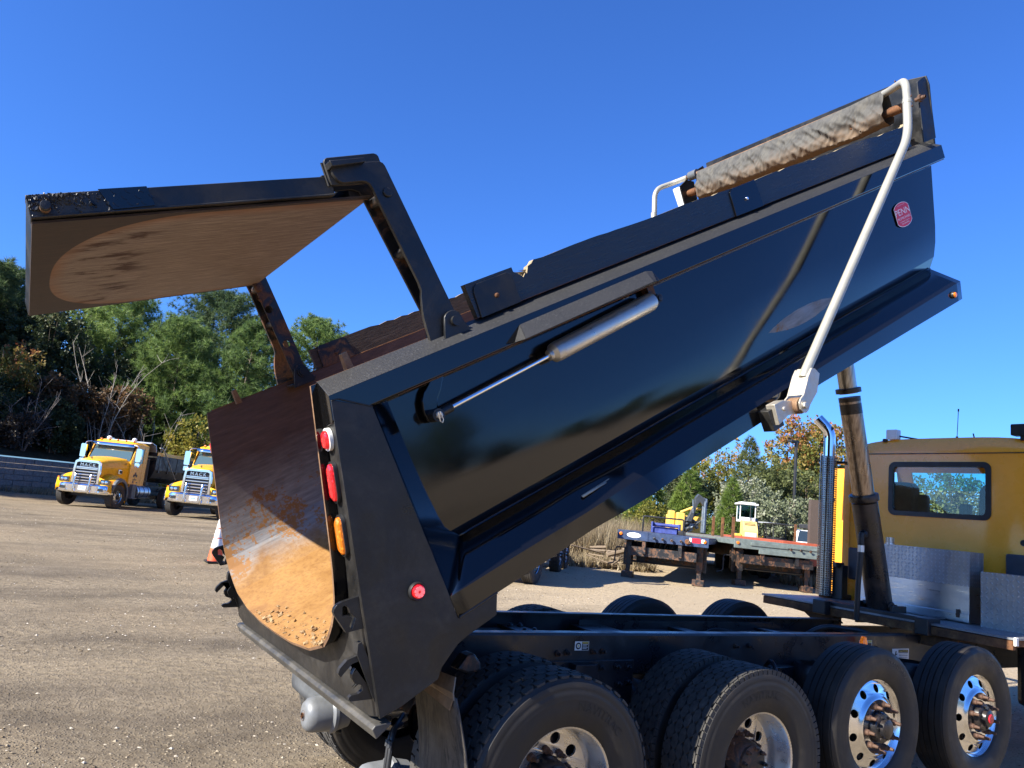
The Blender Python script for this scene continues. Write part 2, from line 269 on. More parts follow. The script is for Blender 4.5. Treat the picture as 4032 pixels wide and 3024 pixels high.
# ------------------------------------------------------------------ mesh helpers
class MB:
    def __init__(s): s.v = []; s.f = []; s.mi = []; s.sm = []; s.uv = {}
    def add(s, vs, fs, mi=0, smooth=False, uvs=None):
        o = len(s.v); s.v += [tuple(v) for v in vs]
        for k, f in enumerate(fs):
            if uvs: s.uv[len(s.f)] = [uvs[i] for i in f]
            s.f.append([i+o for i in f]); s.mi.append(mi); s.sm.append(smooth)
        return s
    def box(s, c, d, rot=None, mi=0):
        h = [x/2 for x in d]; vs = []
        for i in range(8):
            v = Vector((h[0]*(1 if i & 1 else -1), h[1]*(1 if i & 2 else -1), h[2]*(1 if i & 4 else -1)))
            if rot is not None: v = rot @ v
            vs.append(v+Vector(c))
        return s.add(vs, [(0, 2, 3, 1), (4, 5, 7, 6), (0, 1, 5, 4), (2, 6, 7, 3), (0, 4, 6, 2), (1, 3, 7, 5)], mi)
    def prism(s, pts, fn, t0, t1, mi=0, holes=(), side=None):
        """a plate: polygon pts (a,b) with holes, mapped by fn(a,b,t) and thickened from t0 to t1"""
        loops = [list(pts)]+[list(h) for h in holes]
        flat = [p for l in loops for p in l]; n = len(flat)
        if holes: tri = [tuple(t) for t in geometry.tessellate_polygon([[Vector((a, b, 0)) for a, b in l] for l in loops])]
        else: tri = [tuple(range(n))]
        vs = [fn(a, b, t0) for a, b in flat]+[fn(a, b, t1) for a, b in flat]
        fs = list(tri)+[tuple(n+i for i in reversed(t)) for t in tri]
        s.add(vs, fs, mi); b0 = len(s.v)-2*n; o = 0
        for l in loops:
            m = len(l)
            for i in range(m):
                j = (i+1) % m
                s.f.append([b0+o+i, b0+o+j, b0+n+o+j, b0+n+o+i]); s.mi.append(mi if side is None else side); s.sm.append(False)
            o += m
        return s
    def tube(s, path, r, n=12, mi=0, caps=True, closed=False):
        P = [Vector(p) for p in path]; m = len(P); rs = [float(q) for q in r] if isinstance(r, (list, tuple)) else [float(r)]*m
        t = [(P[min(i+1, m-1)]-P[max(i-1, 0)]).normalized() for i in range(m)]
        up = Vector((0, 0, 1)) if abs(t[0].z) < .9 else Vector((1, 0, 0)); a = t[0].cross(up).normalized(); vs = []
        for i in range(m):
            a = (a-t[i]*a.dot(t[i])).normalized(); b = t[i].cross(a)
            vs += [P[i]+rs[i]*(math.cos(2*math.pi*k/n)*a+math.sin(2*math.pi*k/n)*b) for k in range(n)]
        fs = [(i*n+k, i*n+(k+1) % n, (i+1)*n+(k+1) % n, (i+1)*n+k) for i in range(m-1) for k in range(n)]
        s.add(vs, fs, mi, True)
        if caps: s.add(vs[:n], [tuple(reversed(range(n)))], mi); s.add(vs[-n:], [tuple(range(n))], mi)
        return s
    def lathe(s, prof, o, ax, n=32, mi=0, smooth=True, a0=0., a1=2*math.pi):
        """prof [(radius, height)] turned about axis ax through o"""
        ax = Vector(ax).normalized(); o = Vector(o); up = Vector((0, 0, 1)) if abs(ax.z) < .9 else Vector((1, 0, 0))
        a = ax.cross(up).normalized(); b = ax.cross(a); full = abs(a1-a0-2*math.pi) < 1e-6; k = n if full else n+1
        vs = [o+ax*h+r*(math.cos(a0+(a1-a0)*i/n)*a+math.sin(a0+(a1-a0)*i/n)*b) for r, h in prof for i in range(k)]
        fs = [(j*k+i, j*k+(i+1) % k, (j+1)*k+(i+1) % k, (j+1)*k+i) for j in range(len(prof)-1) for i in range(n)]
        return s.add(vs, fs, mi, smooth)
    def cyl(s, p0, p1, r, n=16, mi=0): return s.tube([p0, p1], r, n, mi)
    def sheet(s, grid, mi=0, smooth=True, uvs=None):
        m = len(grid); n = len(grid[0]); vs = [p for r in grid for p in r]
        fs = [(i*n+j, i*n+j+1, (i+1)*n+j+1, (i+1)*n+j) for i in range(m-1) for j in range(n-1)]
        return s.add(vs, fs, mi, smooth, uvs)
    def text(s, body, size, fn, mi=0, spacing=1., dx=0., dy=0., align='CENTER'):
        c = bpy.data.curves.new('t', 'FONT'); c.body = body; c.size = size; c.align_x = align; c.align_y = 'CENTER'; c.space_character = spacing; c.resolution_u = 3
        o = bpy.data.objects.new('t', c); me = bpy.data.meshes.new_from_object(o)
        s.add([fn(v.co.x+dx, v.co.y+dy) for v in me.vertices], [tuple(p.vertices) for p in me.polygons], mi)
        bpy.data.objects.remove(o); bpy.data.curves.remove(c); bpy.data.meshes.remove(me); return s
    def build(s, name, mats, parent=None, mat=None, bevel=0., ang=35., solid=0., fixn=True, loc=None):
        me = bpy.data.meshes.new(name); me.from_pydata(s.v, [], s.f)
        if not isinstance(mats, (list, tuple)): mats = [mats]
        for m in mats: me.materials.append(MAT[m] if isinstance(m, str) else m)
        me.polygons.foreach_set('material_index', s.mi); me.polygons.foreach_set('use_smooth', s.sm)
        if s.uv:
            ul = me.uv_layers.new(name='UVMap')
            for fi, us in s.uv.items():
                for li, u_ in zip(me.polygons[fi].loop_indices, us): ul.data[li].uv = u_
        if fixn:
            b = bmesh.new(); b.from_mesh(me); bmesh.ops.recalc_face_normals(b, faces=b.faces); b.to_mesh(me); b.free()
        if any(s.sm): me.set_sharp_from_angle(angle=R(ang))
        me.update()
        return link(name, me, parent, mat, bevel, solid, loc)
def link(name, me, parent=None, mat=None, bevel=0., solid=0., loc=None):
    o = bpy.data.objects.new(name, me); COL.objects.link(o)
    if parent is not None: o.parent = parent
    if mat is not None: o.matrix_local = mat
    if loc is not None: o.location = loc
    if solid: m = o.modifiers.new('thick', 'SOLIDIFY'); m.thickness = solid; m.offset = 0
    if bevel: m = o.modifiers.new('edge', 'BEVEL'); m.width = bevel; m.segments = 2; m.limit_method = 'ANGLE'; m.angle_limit = R(40)
    return o
def tag(o, label=None, cat=None, group=None, kind=None):
    if label: o['label'] = label
    if cat: o['category'] = cat
    if group: o['group'] = group
    if kind: o['kind'] = kind
    return o
def thing(name, label, cat, loc=(0, 0, 0), rz=0., group=None):
    o = bpy.data.objects.new(name, None); COL.objects.link(o); o.location = loc; o.rotation_euler = (0, 0, rz); o.empty_display_size = .3
    return tag(o, label, cat, group)
def dup(root, loc, rz=0., sc_=1., label=None, group=None):
    def cp(o, par):
        c = o.copy(); COL.objects.link(c)
        for k in ('label', 'category', 'group'):
            if k in o: c[k] = o[k]
        if par is not None: c.parent = par
        for ch in o.children: cp(ch, c)
        return c
    r = cp(root, None); r.location = loc; r.rotation_euler = (0, 0, rz)
    r.scale = (sc_,)*3 if isinstance(sc_, (int, float)) else sc_
    if label: r['label'] = label
    if group: r['group'] = group
    return r
def ngon(r, n, c=(0, 0), a=0.): return [(c[0]+r*math.cos(a+2*math.pi*i/n), c[1]+r*math.sin(a+2*math.pi*i/n)) for i in range(n)]
def rrect(x0, y0, x1, y1, r, n=5):
    o = []
    for cx, cy, a in ((x1-r, y1-r, 0), (x0+r, y1-r, 90), (x0+r, y0+r, 180), (x1-r, y0+r, 270)):
        o += [(cx+r*math.cos(R(a+90*i/n)), cy+r*math.sin(R(a+90*i/n))) for i in range(n+1)]
    return o
def arc(pts, r=.06, n=6):
    """round the corners of a path"""
    P = [Vector(p) for p in pts]; o = [P[0]]
    for i in range(1, len(P)-1):
        a = (P[i-1]-P[i]); b = (P[i+1]-P[i]); d = min(r, a.length*.45, b.length*.45)
        p0 = P[i]+a.normalized()*d; p1 = P[i]+b.normalized()*d
        o += [(1-t)**2*p0+2*t*(1-t)*P[i]+t*t*p1 for t in [k/n for k in range(n+1)]]
    return o+[P[-1]]
def interp(pts, x):
    for (a, b), (c, d) in zip(pts, pts[1:]):
        if x <= c: return b+(d-b)*(x-a)/(c-a)
    return pts[-1][1]
FH = Vector((.52530, .85091, 0)); RH = Vector((.85091, -.52530, 0))
def gz(x, y):
    d = Vector((x, y, 0))-Vector((CAM.x, CAM.y, 0)); q = d.dot(FH); l = d.dot(RH)
    return min(.021, max(.005, .016+.0006*l))*max(0., q-6.)
rnd = random.Random(4)

# ------------------------------------------------------------------ ground
def make_ground():
    g = MB(); xs = sorted(set([round(x, 2) for x in np.concatenate([np.arange(-12, 30, .5), np.arange(-60, 90, 5), [-900, -400, -200, -120, 140, 260, 500, 900]])]))
    ys = sorted(set([round(y, 2) for y in np.concatenate([np.arange(-12, 34, .5), np.arange(-60, 110, 5), [-900, -400, -200, -120, 160, 300, 500, 900]])]))
    grid = []
    for x in xs:
        row = []
        for y in ys:
            xx, yy = max(-80, min(120, x)), max(-80, min(120, y)); z = gz(xx, yy)
            if abs(x) < 40 and abs(y) < 40:
                z += .035*(noise.noise((x*.35, y*.35, 0))) + .014*noise.noise((x*1.3, y*1.3, 4))
            row.append((x, y, z-.02))
        grid.append(row)
    g.sheet(grid); tag(g.build('ground', 'ground'), kind='structure')
make_ground()
def make_gravel():
    rs = np.random.RandomState(3); n = 42000
    u1 = rs.rand(n); q = 2.2+26*u1**1.9; l = (rs.rand(n)-.62)*1.5*(q+2)
    x = CAM.x+FH.x*q+RH.x*l; y = CAM.y+FH.y*q+RH.y*l
    base = np.array([(1, 0, 0), (-1, 0, 0), (0, 1, 0), (0, -1, 0), (0, 0, 1), (0, 0, -.6)], float)
    fb = [(0, 2, 4), (2, 1, 4), (1, 3, 4), (3, 0, 4), (2, 0, 5), (1, 2, 5), (3, 1, 5), (0, 3, 5)]
    V = []; F = []; T = []
    for i in range(n):
        if noise.noise((x[i]*.5, y[i]*.5, 7)) < -.28+.4*rs.rand(): continue
        s = .005+.011*rs.rand()**4+.0005*q[i]*rs.rand(); a = rs.rand()*6.28; d = base*np.array([s*(.7+.9*rs.rand()), s*(.7+.5*rs.rand()), s*(.35+.4*rs.rand())])*(.8+.4*rs.rand(6, 1))
        ca, sa = math.cos(a), math.sin(a); d = np.stack([d[:, 0]*ca-d[:, 1]*sa, d[:, 0]*sa+d[:, 1]*ca, d[:, 2]], 1)
        z = gz(x[i], y[i])+.035*noise.noise((x[i]*.35, y[i]*.35, 0))+.014*noise.noise((x[i]*1.3, y[i]*1.3, 4))-.02
        o = len(V); V += [tuple(p) for p in d+np.array([x[i], y[i], z+s*.12])]; F += [tuple(o+k for k in f) for f in fb]; T += [rs.rand()]*8
    me = bpy.data.meshes.new('gravel'); me.from_pydata(V, [], F)
    at = me.attributes.new('tint', 'FLOAT', 'FACE'); at.data.foreach_set('value', T)
    q_ = NT('loose_stones'); a_ = q_.n('Attribute', attribute_name='tint'); f_ = q_.noise(q_.co(), 60, 3)
    c_ = q_.ramp(a_.outputs['Fac'], [(.1, (.15, .11, .065)), (.5, (.25, .20, .135)), (.85, (.36, .295, .205)), (.97, (.62, .55, .45))])
    q_.set(col=q_.mix(q_.ramp(f_, [(.4, 0), (.7, .4)]), c_, (.17, .14, .1)), rough=.9, spec=.2); me.materials.append(q_.m)
    tag(link('gravel', me), 'loose pale gravel scattered over the dirt yard', 'gravel', kind='stuff')
make_gravel()

# ------------------------------------------------------------------ the tipped dump truck
truck = thing('dump_truck', 'big black tri-axle dump truck with raised bed, lifted tailgate and yellow cab', 'dump truck')
TH = R(31.1); CU, SU = math.cos(TH), math.sin(TH)
MBED = Matrix(((CU, 0, -SU, -1.0), (0, 1, 0, 0), (SU, 0, CU, .9), (0, 0, 0, 1)))
# bed coordinates: x = u (forward along the bed), y, z = w (up from the floor)
HP = [(1.085, 1.385), (1.085, .9), (1.085, .74), (1.078, .62), (1.06, .52), (1.028, .45), (.98, .39), (.91, .327), (.83, .275), (.60, .213), (.30, .186), (0, .18)]
PROF = [(-y, w_) for y, w_ in HP]+[(y, w_) for y, w_ in reversed(HP[:-1])]
def pnorm(i):
    a = Vector(PROF[max(0, i-1)]); b = Vector(PROF[min(len(PROF)-1, i+1)]); t = (b-a).normalized(); return Vector((t.y, -t.x))
def tub():
    m = MB(); N = 40
    def pt(i, k, off):
        y, w_ = PROF[i]; nv = pnorm(i); t = k/N
        ww = w_; u0 = -.075+.28*ww; u1 = 5.18+.43*ww; u_ = u0+(u1-u0)*t
        if off:
            d = off+.007*noise.noise((u_*1.1, y*2.2, ww*2.2+3))*(1 if .02 < t < .98 else 0)
            # long shallow dent low on the side towards the front
            e = ((u_-3.55)/.8)**2+((ww-.62)/.13)**2
            if y < 0: d -= .018*math.exp(-e*1.6)
        else: d = 0
        return (u_, y-nv.x*-d if False else y+nv.x*d, ww+nv.y*d)
    inn = [[pt(i, k, 0) for k in range(N+1)] for i in range(len(PROF))]
    out = [[pt(i, k, .014) for k in range(N+1)] for i in range(len(PROF))]
    # make sure the normal points away from the tub's inside
    m.sheet(inn, 1); m.sheet(out, 0)
    for k in (0, N):
        m.sheet([[inn[i][k] for i in range(len(PROF))], [out[i][k] for i in range(len(PROF))]], 2 if k == 0 else 0, False)
    for i in (0, len(PROF)-1): m.sheet([inn[i], out[i]], 2, False)
    return m.build('dump_body', ['gloss', 'tub', 'rustlight'], truck, MBED, fixn=False, ang=9)
body = tub()
def pv(y, w_, off=.0):
    return y, w_
def bobj(name, mb, mats, **k): return mb.build(name, mats, body, **k)
ring_u = lambda w_: .25*w_
# tail ring: the U-shaped rear frame
outp = [(y+pnorm(i).x*.016, w_+pnorm(i).y*.016) for i, (y, w_) in enumerate(PROF) if w_ <= 1.3]
outp = [(-1.101, 1.315)]+outp+[(1.101, 1.315)]
m = MB(); rp = [(-1.219, 1.315), (-1.219, .02), (-1.10, -.01), (1.10, -.01), (1.219, .02), (1.219, 1.315)]+list(reversed(outp))
m.prism(rp, lambda a, b, t: (ring_u(b)+t, a, b), .002, .04)
bobj('tail_frame', m, 'dull', bevel=.008)
# sill angle under the tail, with its weld-worn end
m = MB(); m.prism([(-.03, -.066), (.05, -.05), (.055, -.04), (-.012, -.012), (-.03, -.02)], lambda a, b, t: (a, t, b), -1.2, 1.2)
bobj('tail_sill', m, m_black_dull('sill_grey', (.035, .035, .034), (.16, .14, .11), .52, .5), bevel=.004)
# side plates of the rear corner posts with their return flanges
SIDE = [(.328, 1.305), (.488, 1.214), (.494, .302), (.492, .199), (.716, .2), (.672, .109), (.509, .103), (.446, .095), (.34, .047), (.303, .011), (.105, .003), (.01, .011)]
for sy in (-1, 1):
    m = MB(); m.prism(SIDE, lambda a, b, t: (a, sy*t, b), 1.208, 1.2225)
    o_ = [(.488, 1.222, 1.21), (.49, 1.222, .95), (.492, 1.222, .75), (.493, 1.222, .55), (.494, 1.222, .302)]
    i_ = [(.605, 1.1, 1.2), (.61, 1.1, .9), (.62, 1.1, .72), (.65, 1.077, .55), (.72, 1.050, .465)]
    m.sheet([[(a, sy*b, c) for a, b, c in o_], [(a, sy*b, c) for a, b, c in i_]], 1, False)
    m.sheet([[(a+.006, sy*(b-.004), c) for a, b, c in o_], [(a+.006, sy*b, c) for a, b, c in i_]], 1, False)
    # weld beads
    m.tube([(a, sy*b, c) for a, b, c in i_], .005, 6, 1)
    m.tube([(.33, sy*1.223, 1.303), (.36, sy*1.224, 1.298), (.487, sy*1.223, 1.213)], .004, 6, 1)
    m.tube([(.498, sy*1.223, .197), (.715, sy*1.223, .199)], .006, 6, 1)
    bobj('corner_post', m, ['dull', 'gloss'], bevel=.003)
# top rails
RP = [(1.087, 1.392), (1.10, 1.392), (1.221, 1.325), (1.2215, 1.222), (1.213, 1.214), (1.10, 1.196), (1.1, 1.192), (1.087, 1.196)]
for sy in (-1, 1):
    m = MB(); n = len(RP); K = 30; us = [5.69*k/K for k in range(K+1)]; vs = []
    for k in range(K+1):
        for a, b in RP:
            u_ = ring_u(b)-.004 if k == 0 else (5.69 if k == K else us[k]+.3*(1-k/K))
            vs.append((u_, sy*a, b))
    fs = [(k*n+i, k*n+(i+1) % n, (k+1)*n+(i+1) % n, (k+1)*n+i) for k in range(K) for i in range(n)]; mi = [[2, 1, 0, 0, 0, 0, 0, 2][i] for k in range(K) for i in range(n)]
    m.add(vs, fs+[tuple(range(n)), tuple(range(K*n, K*n+n))]); m.mi = mi+[0, 0]
    m.tube([(.62, sy*1.2135, 1.2145), (5.68, sy*1.2135, 1.2145)], .003, 5, 2)
    bobj('top_rail', m, ['gloss', 'grit', 'rust'], bevel=.004)
# running boards: sloped shelf with a turned-down lip
for sy in (-1, 1):
    m = MB(); K = 70; g = []
    for k in range(K+1):
        t = k/K; u_ = .494+(5.39-.494)*t
        dent = math.exp(-((u_-1.72)/.22)**2)*(1 if sy < 0 else 0); dent2 = math.exp(-((u_-1.32)/.16)**2)*(1 if sy < 0 else 0)
        wob = .004*noise.noise((u_*2, sy, 0))
        inner = (.72+(5.35-.72)*t, 1.048, .465-.03*t)
        fold = (u_, 1.2215+.018*dent-.012*dent2+wob, .302-.017*t+.012*dent-.006*dent2)
        lipw = .2-.045*max(0, (t-.6)/.4)
        lip = (.494+(5.345-.494)*t, 1.2215+.05*dent-.02*dent2+wob, lipw+.012*dent); ret = (lip[0], lip[1]-.03, lip[2]-.004)
        g.append([(p_[0], sy*p_[1], p_[2]) for p_ in (inner, tuple((inner[i]+fold[i])/2 for i in range(3)), fold, tuple((lip[i]+fold[i])/2 for i in range(3)), lip, ret)])
    m.sheet(g)
    m.tube([(p_[0][0], p_[0][1], p_[0][2]+.004) for p_ in g], .005, 5)
    e = g[-1]; m.add([e[0], e[2], e[4], (5.3, sy*1.0, .30)], [(0, 1, 2, 3)])
    if sy < 0:
        for a, b, c, d in ((1.38, .255, .17, .011), (1.66, .265, .04, .007), (1.47, .236, .11, .003)):  # scraped bare patches on the shelf
            m.add([(a, -1.16, b+.085), (a+c, -1.158, b+.085), (a+c, -1.158-d, b+.085-d*.7), (a, -1.16-d, b+.085-d*.7)], [(0, 1, 2, 3)], 1)
            for i in range(1, 5): m.v[-i] = (m.v[-i][0], m.v[-i][1], .302+(.455-.302)*(1.2215+m.v[-i][1])/(1.2215-1.048)*.97+.010)
    bobj('running_board', m, ['gloss', 'galv'], ang=28, solid=.006, fixn=False)
# floor bearers and rear hinge lugs under the tub
for sy in (-1, 1):
    m = MB(); m.box((2.85, sy*.42, .085), (4.9, .09, .16)); bobj('floor_bearer', m, 'dull', bevel=.006)
    m = MB(); m.prism([(.35, .12), (.9, .12), (.74, -.12), (.62, -.16), (.5, -.12)], lambda a, b, t: (a, sy*t, b), .36, .50); m.cyl((.62, sy*.3, -.08), (.62, sy*.56, -.08), .05, 16)
    bobj('hinge_lug', m, 'rustpaint', bevel=.006)
# front wall with its raised headboard
FU = lambda w_: 5.18+.43*w_
m = MB(); fw = [(y*1.012, w_) for y, w_ in PROF]
m.prism(fw, lambda a, b, t: (FU(b)+t, a, b), -.012, .012)
m.prism([(-1.16, 1.33), (1.16, 1.33), (1.14, 1.94), (.2, 1.93), (-.86, 1.915), (-.97, 1.90), (-1.04, 1.90), (-1.17, 1.875), (-1.185, 1.80)], lambda a, b, t: (5.715+.26*(b-1.33)+t, a, b), 0, .015)
m.prism([(5.55, 1.39), (5.742, 1.39), (5.868, 1.80), (5.83, 1.875), (5.70, 1.85)], lambda a, b, t: (a, t, b), -1.172, -1.16)
m.prism([(5.55, 1.39), (5.742, 1.39), (5.868, 1.80), (5.83, 1.925), (5.70, 1.90)], lambda a, b, t: (a, t, b), 1.15, 1.162)
bobj('front_wall', m, 'dull', bevel=.003)
# side boards, their steel pockets
def board(sy):
    rr = random.Random(5+sy); top = []
    if sy < 0:
        top = [(1.183, 1.565), (1.30, 1.566), (1.40, 1.567), (1.477, 1.567), (1.478, 1.543), (1.50, 1.528), (1.525, 1.50), (1.545, 1.517), (1.555, 1.512), (1.575, 1.545), (1.60, 1.551), (1.622, 1.566)]
        u_ = 1.68
        while u_ < 5.42:
            top.append((u_, 1.566+.004*math.sin(u_*7)-(.007*rr.random() if rr.random() < .35 else 0))); u_ += .045+.03*rr.random()
        top += [(5.43, 1.58)]; bot = [(5.43, 1.395), (1.19, 1.395)]
    else:
        u_ = 1.13
        while u_ < 5.4:
            top.append((u_, 1.545+.006*math.sin(u_*5)-(.012*rr.random() if rr.random() < .4 else 0))); u_ += .05+.03*rr.random()
        bot = [(5.4, 1.382), (1.128, 1.382)]
    m = MB(); m.prism(top+bot, lambda a, b, t: (a, sy*t, b), 1.095, 1.133)
    for f in range(2, len(top)+1): m.mi[f] = 1     # the sawn upper edge has weathered pale
    if sy < 0:  # splinters in the broken notch
        for k in range(26):
            a = 1.49+.10*rr.random(); b = 1.502+.03*rr.random(); l = .02+.04*rr.random()
            m.add([(a, -1.10-.03*rr.random(), b), (a+.006, -1.10-.03*rr.random(), b-.012), (a-l, -1.10-.035*rr.random(), b+.012*rr.random())], [(0, 1, 2)], 1)
    return bobj('side_board', m, ['bwood' if sy < 0 else 'wood', 'woodtop'])
board(-1); board(1)
def pocket(sy, pts, bolt, y0, mats):
    m = MB(); m.prism(pts, lambda a, b, t: (a, sy*t, b), y0, y0+.008); m.lathe([(0, .014), (.009, .013), (.012, .006), (.012, 0)], (bolt[0], sy*(y0+.008), bolt[1]), (0, sy, 0), 10, 1)
    bobj('board_pocket', m, mats, bevel=.002)
pocket(-1, [(1.206, 1.387), (1.214, 1.515), (1.225, 1.538), (1.252, 1.55), (1.43, 1.552), (1.452, 1.54), (1.459, 1.52), (1.456, 1.39)], (1.331, 1.463), 1.134, ['dull', 'rust'])
pocket(-1, [(3.205, 1.39), (3.214, 1.535), (3.228, 1.552), (3.26, 1.562), (3.48, 1.566), (3.49, 1.39)], (3.345, 1.472), 1.134, ['gloss', 'chrome'])
m = MB(); m.prism([(1.173, 1.39), (1.18, 1.52), (1.205, 1.548), (1.39, 1.55), (1.42, 1.53), (1.436, 1.39)], lambda a, b, t: (a, t, b), 1.083, 1.0935); m.lathe([(0, .016), (.014, .012), (.014, 0)], (1.31, 1.083, 1.46), (0, -1, 0), 8); bobj('board_pocket', m, 'rustpaint')
for sy in (-1, 1):
    m = MB(); m.prism([(.50, 1.37), (.505, 1.465), (.532, 1.468), (.54, 1.37)], lambda a, b, t: (a, sy*t, b), 1.03, 1.07); bobj('rail_stub', m, 'rustlight', bevel=.003)
# gate hinge clevises on the rails
CL = [(1.005, 1.455), (1.018, 1.466), (1.037, 1.473), (1.056, 1.474), (1.072, 1.467), (1.085, 1.455), (1.092, 1.44), (1.098, 1.405), (1.118, 1.36), (1.118, 1.33), (.956, 1.33)]
for sy in (-1, 1):
    du = 0 if sy < 0 else -.075
    m = MB()
    m.prism([(a+du, b) for a, b in CL], lambda a, b, t: (a, sy*t, b), 1.142, 1.16); m.prism([(a+du, b) for a, b in CL], lambda a, b, t: (a, sy*t, b), .955, .975)
    m.box((1.04+du, sy*1.06, 1.352), (.18, .2, .02)); m.cyl((1.051+du, sy*.93, 1.421), (1.051+du, sy*1.178, 1.421), .024, 18); m.cyl((1.051+du, sy*.94, 1.421), (1.051+du, sy*.953, 1.421), .036, 18)
    m.tube([(.95+du, sy*1.162, 1.337), (1.08+du, sy*1.162, 1.337)], .006, 6)
    bobj('gate_clevis', m, 'dull' if sy < 0 else 'rustpaint', bevel=.003)
# lamps on the posts
def lamp(name, cu, cw, hw, hh, lens, sy):
    m = MB(); nrm = Vector((-1, 0, .25)).normalized(); up = Vector((.25, 0, 1)).normalized(); c = Vector((ring_u(cw), sy*1.148, cw))
    fn = lambda a, b, t: c+Vector((0, 1, 0))*a+up*b+nrm*t
    r = min(hw, hh)-.001; outer = rrect(-hw-.009, -hh-.009, hw+.009, hh+.009, r+.009, 7); inner = rrect(-hw, -hh, hw, hh, r, 7)
    m.prism(outer, fn, 0, .016, 1, [inner]); n = len(inner)
    rings = [[fn(a*k, b*k, h) for a, b in inner] for k, h in ((1, .012), (.97, .024), (.8, .031), (.3, .034))]
    for r0, r1 in zip(rings, rings[1:]): m.add(r0+r1, [(i, (i+1) % n, n+(i+1) % n, n+i) for i in range(n)], 0, True)
    m.add(rings[-1], [tuple(range(n))], 0)
    bobj(name, m, [lens, 'cream' if name == 'clearance_lamp' else 'blackp'])
for sy in (-1, 1):
    lamp('clearance_lamp', 0, 1.149, .034, .040, 'redlens', sy); lamp('tail_lamp', 0, .973, .028, .080, 'redlens', sy); lamp('turn_lamp', 0, .754, .028, .080, 'amberlens', sy)
def round_lamp(name, c, sy, r, mats, star=False):
    m = MB(); o_ = Vector(c); ax = Vector((0, sy, 0))
    m.lathe([(r*1.32, 0), (r*1.36, .010), (r*1.22, .020), (r*1.05, .018), (r, .010)], o_, ax, 28, 1)
    m.lathe([(r, .012), (r*.96, .024), (r*.7, .030), (0, .032)], o_, ax, 28, 0)
    if star:
        for k in range(8):
            a = 2*math.pi*k/8+.2
            m.prism([(r*.22, -.0045), (r*.74, -.007), (r*.8, 0), (r*.74, .007), (r*.22, .0045)], lambda p_, q_, t: (o_.x+p_*math.cos(a)-q_*math.sin(a), o_.y+sy*(.0315+t), o_.z+p_*math.sin(a)+q_*math.cos(a)), 0, .0015, 2)
    bobj(name, m, mats)
ledm = NT('lit_red_led').set(col=(.9, .25, .25), em=(1., .12, .12, 1), ems=.35, rough=.3)
for sy in (-1, 1):
    round_lamp('side_marker', (.362, sy*1.2225, .405), sy, .030, ['redlens', 'blackp', ledm], True)
    round_lamp('front_marker', (5.225, sy*1.2215, .222), sy, .020, ['amberlens', 'blackp'])
# tailgate locks welded to the posts
UP = [(.134, .508), (.058, .523), (.033, .523), (.017, .514), (.009, .502), (.009, .486), (.025, .40), (.098, .378), (.128, .44)]
UH = [(.05, .504), (.063, .504), (.073, .487), (.071, .463), (.085, .433), (.053, .40), (.045, .418), (.071, .442), (.058, .462), (.037, .472)]
LH = [(.03, .29), (-.013, .296), (-.052, .282), (-.067, .266), (-.063, .247), (-.047, .254), (0, .270), (.042, .262), (.045, .253), (.02, .252), (.003, .246), (-.018, .232), (-.024, .215), (-.021, .192), (-.001, .174), (.004, .16), (-.004, .149), (-.025, .146), (-.052, .157), (-.064, .155), (-.069, .148), (-.063, .136), (.04, .083), (.062, .17)]
for sy in (-1, 1):
    m = MB(); m.prism(UP, lambda a, b, t: (a, sy*t, b), 1.182, 1.206, 0, [UH]); bobj('lock_plate', m, 'ink' if False else 'dull', bevel=.003)
    m = MB(); m.prism(LH, lambda a, b, t: (a, sy*t, b), 1.175, 1.20); m.prism([(.03, .30), (.05, .335), (.066, .335), (.066, .10), (.02, .082)], lambda a, b, t: (a, sy*t, b), 1.165, 1.212)
    m.prism([(a*.8+.01, b*.86+.033) for a, b in LH[9:18]]+[(.05, .17)], lambda a, b, t: (a, sy*t, b), 1.13, 1.15)
    bobj('lock_hook', m, 'dull', bevel=.004)
# sticker on the tub's side
m = MB(); ca, sa = math.cos(R(0)), math.sin(R(0)); SX = 1.30
def stk(a, b, h=0.): # a along u, b up, in sticker units (metres)
    return (5.085+a*1.22, -1.1015-.003-h-.0045, .940+b*.97)
oc = [(-.088, -.062), (-.072, -.078), (-.05, -.089), (-.02, -.096), (.02, -.096), (.05, -.089), (.072, -.078), (.088, -.062)]; oc = oc+[(-a, -b) for a, b in oc]
m.prism(oc, lambda a, b, t: stk(a, b, t), 0, .001, 1); m.prism([(a*.955, b*.955) for a, b in oc], lambda a, b, t: stk(a, b, t), .001, .0016, 0)
m.text('PENN', .072, lambda x, y: stk(x, y, .0024), 1, 1., 0, .022); m.text('MCMICHAEL', .0285, lambda x, y: stk(x, y, .0024), 1, .98, 0, -.026)
m.text('EQUIPMENT TRADING', .0115, lambda x, y: stk(x, y, .0024), 1, 1., 0, -.052); m.text('336-264-0906', .016, lambda x, y: stk(x, y, .0024), 1, 1., 0, -.069); m.text('pennmcmichael.com', .0105, lambda x, y: stk(x, y, .0024), 1, 1., 0, .076)
bobj('dealer_sticker', m, [plain('sticker_red', (.75, .035, .07), .4, 0, .05), plain('sticker_white', (.9, .86, .9), .4, 0, .04)])
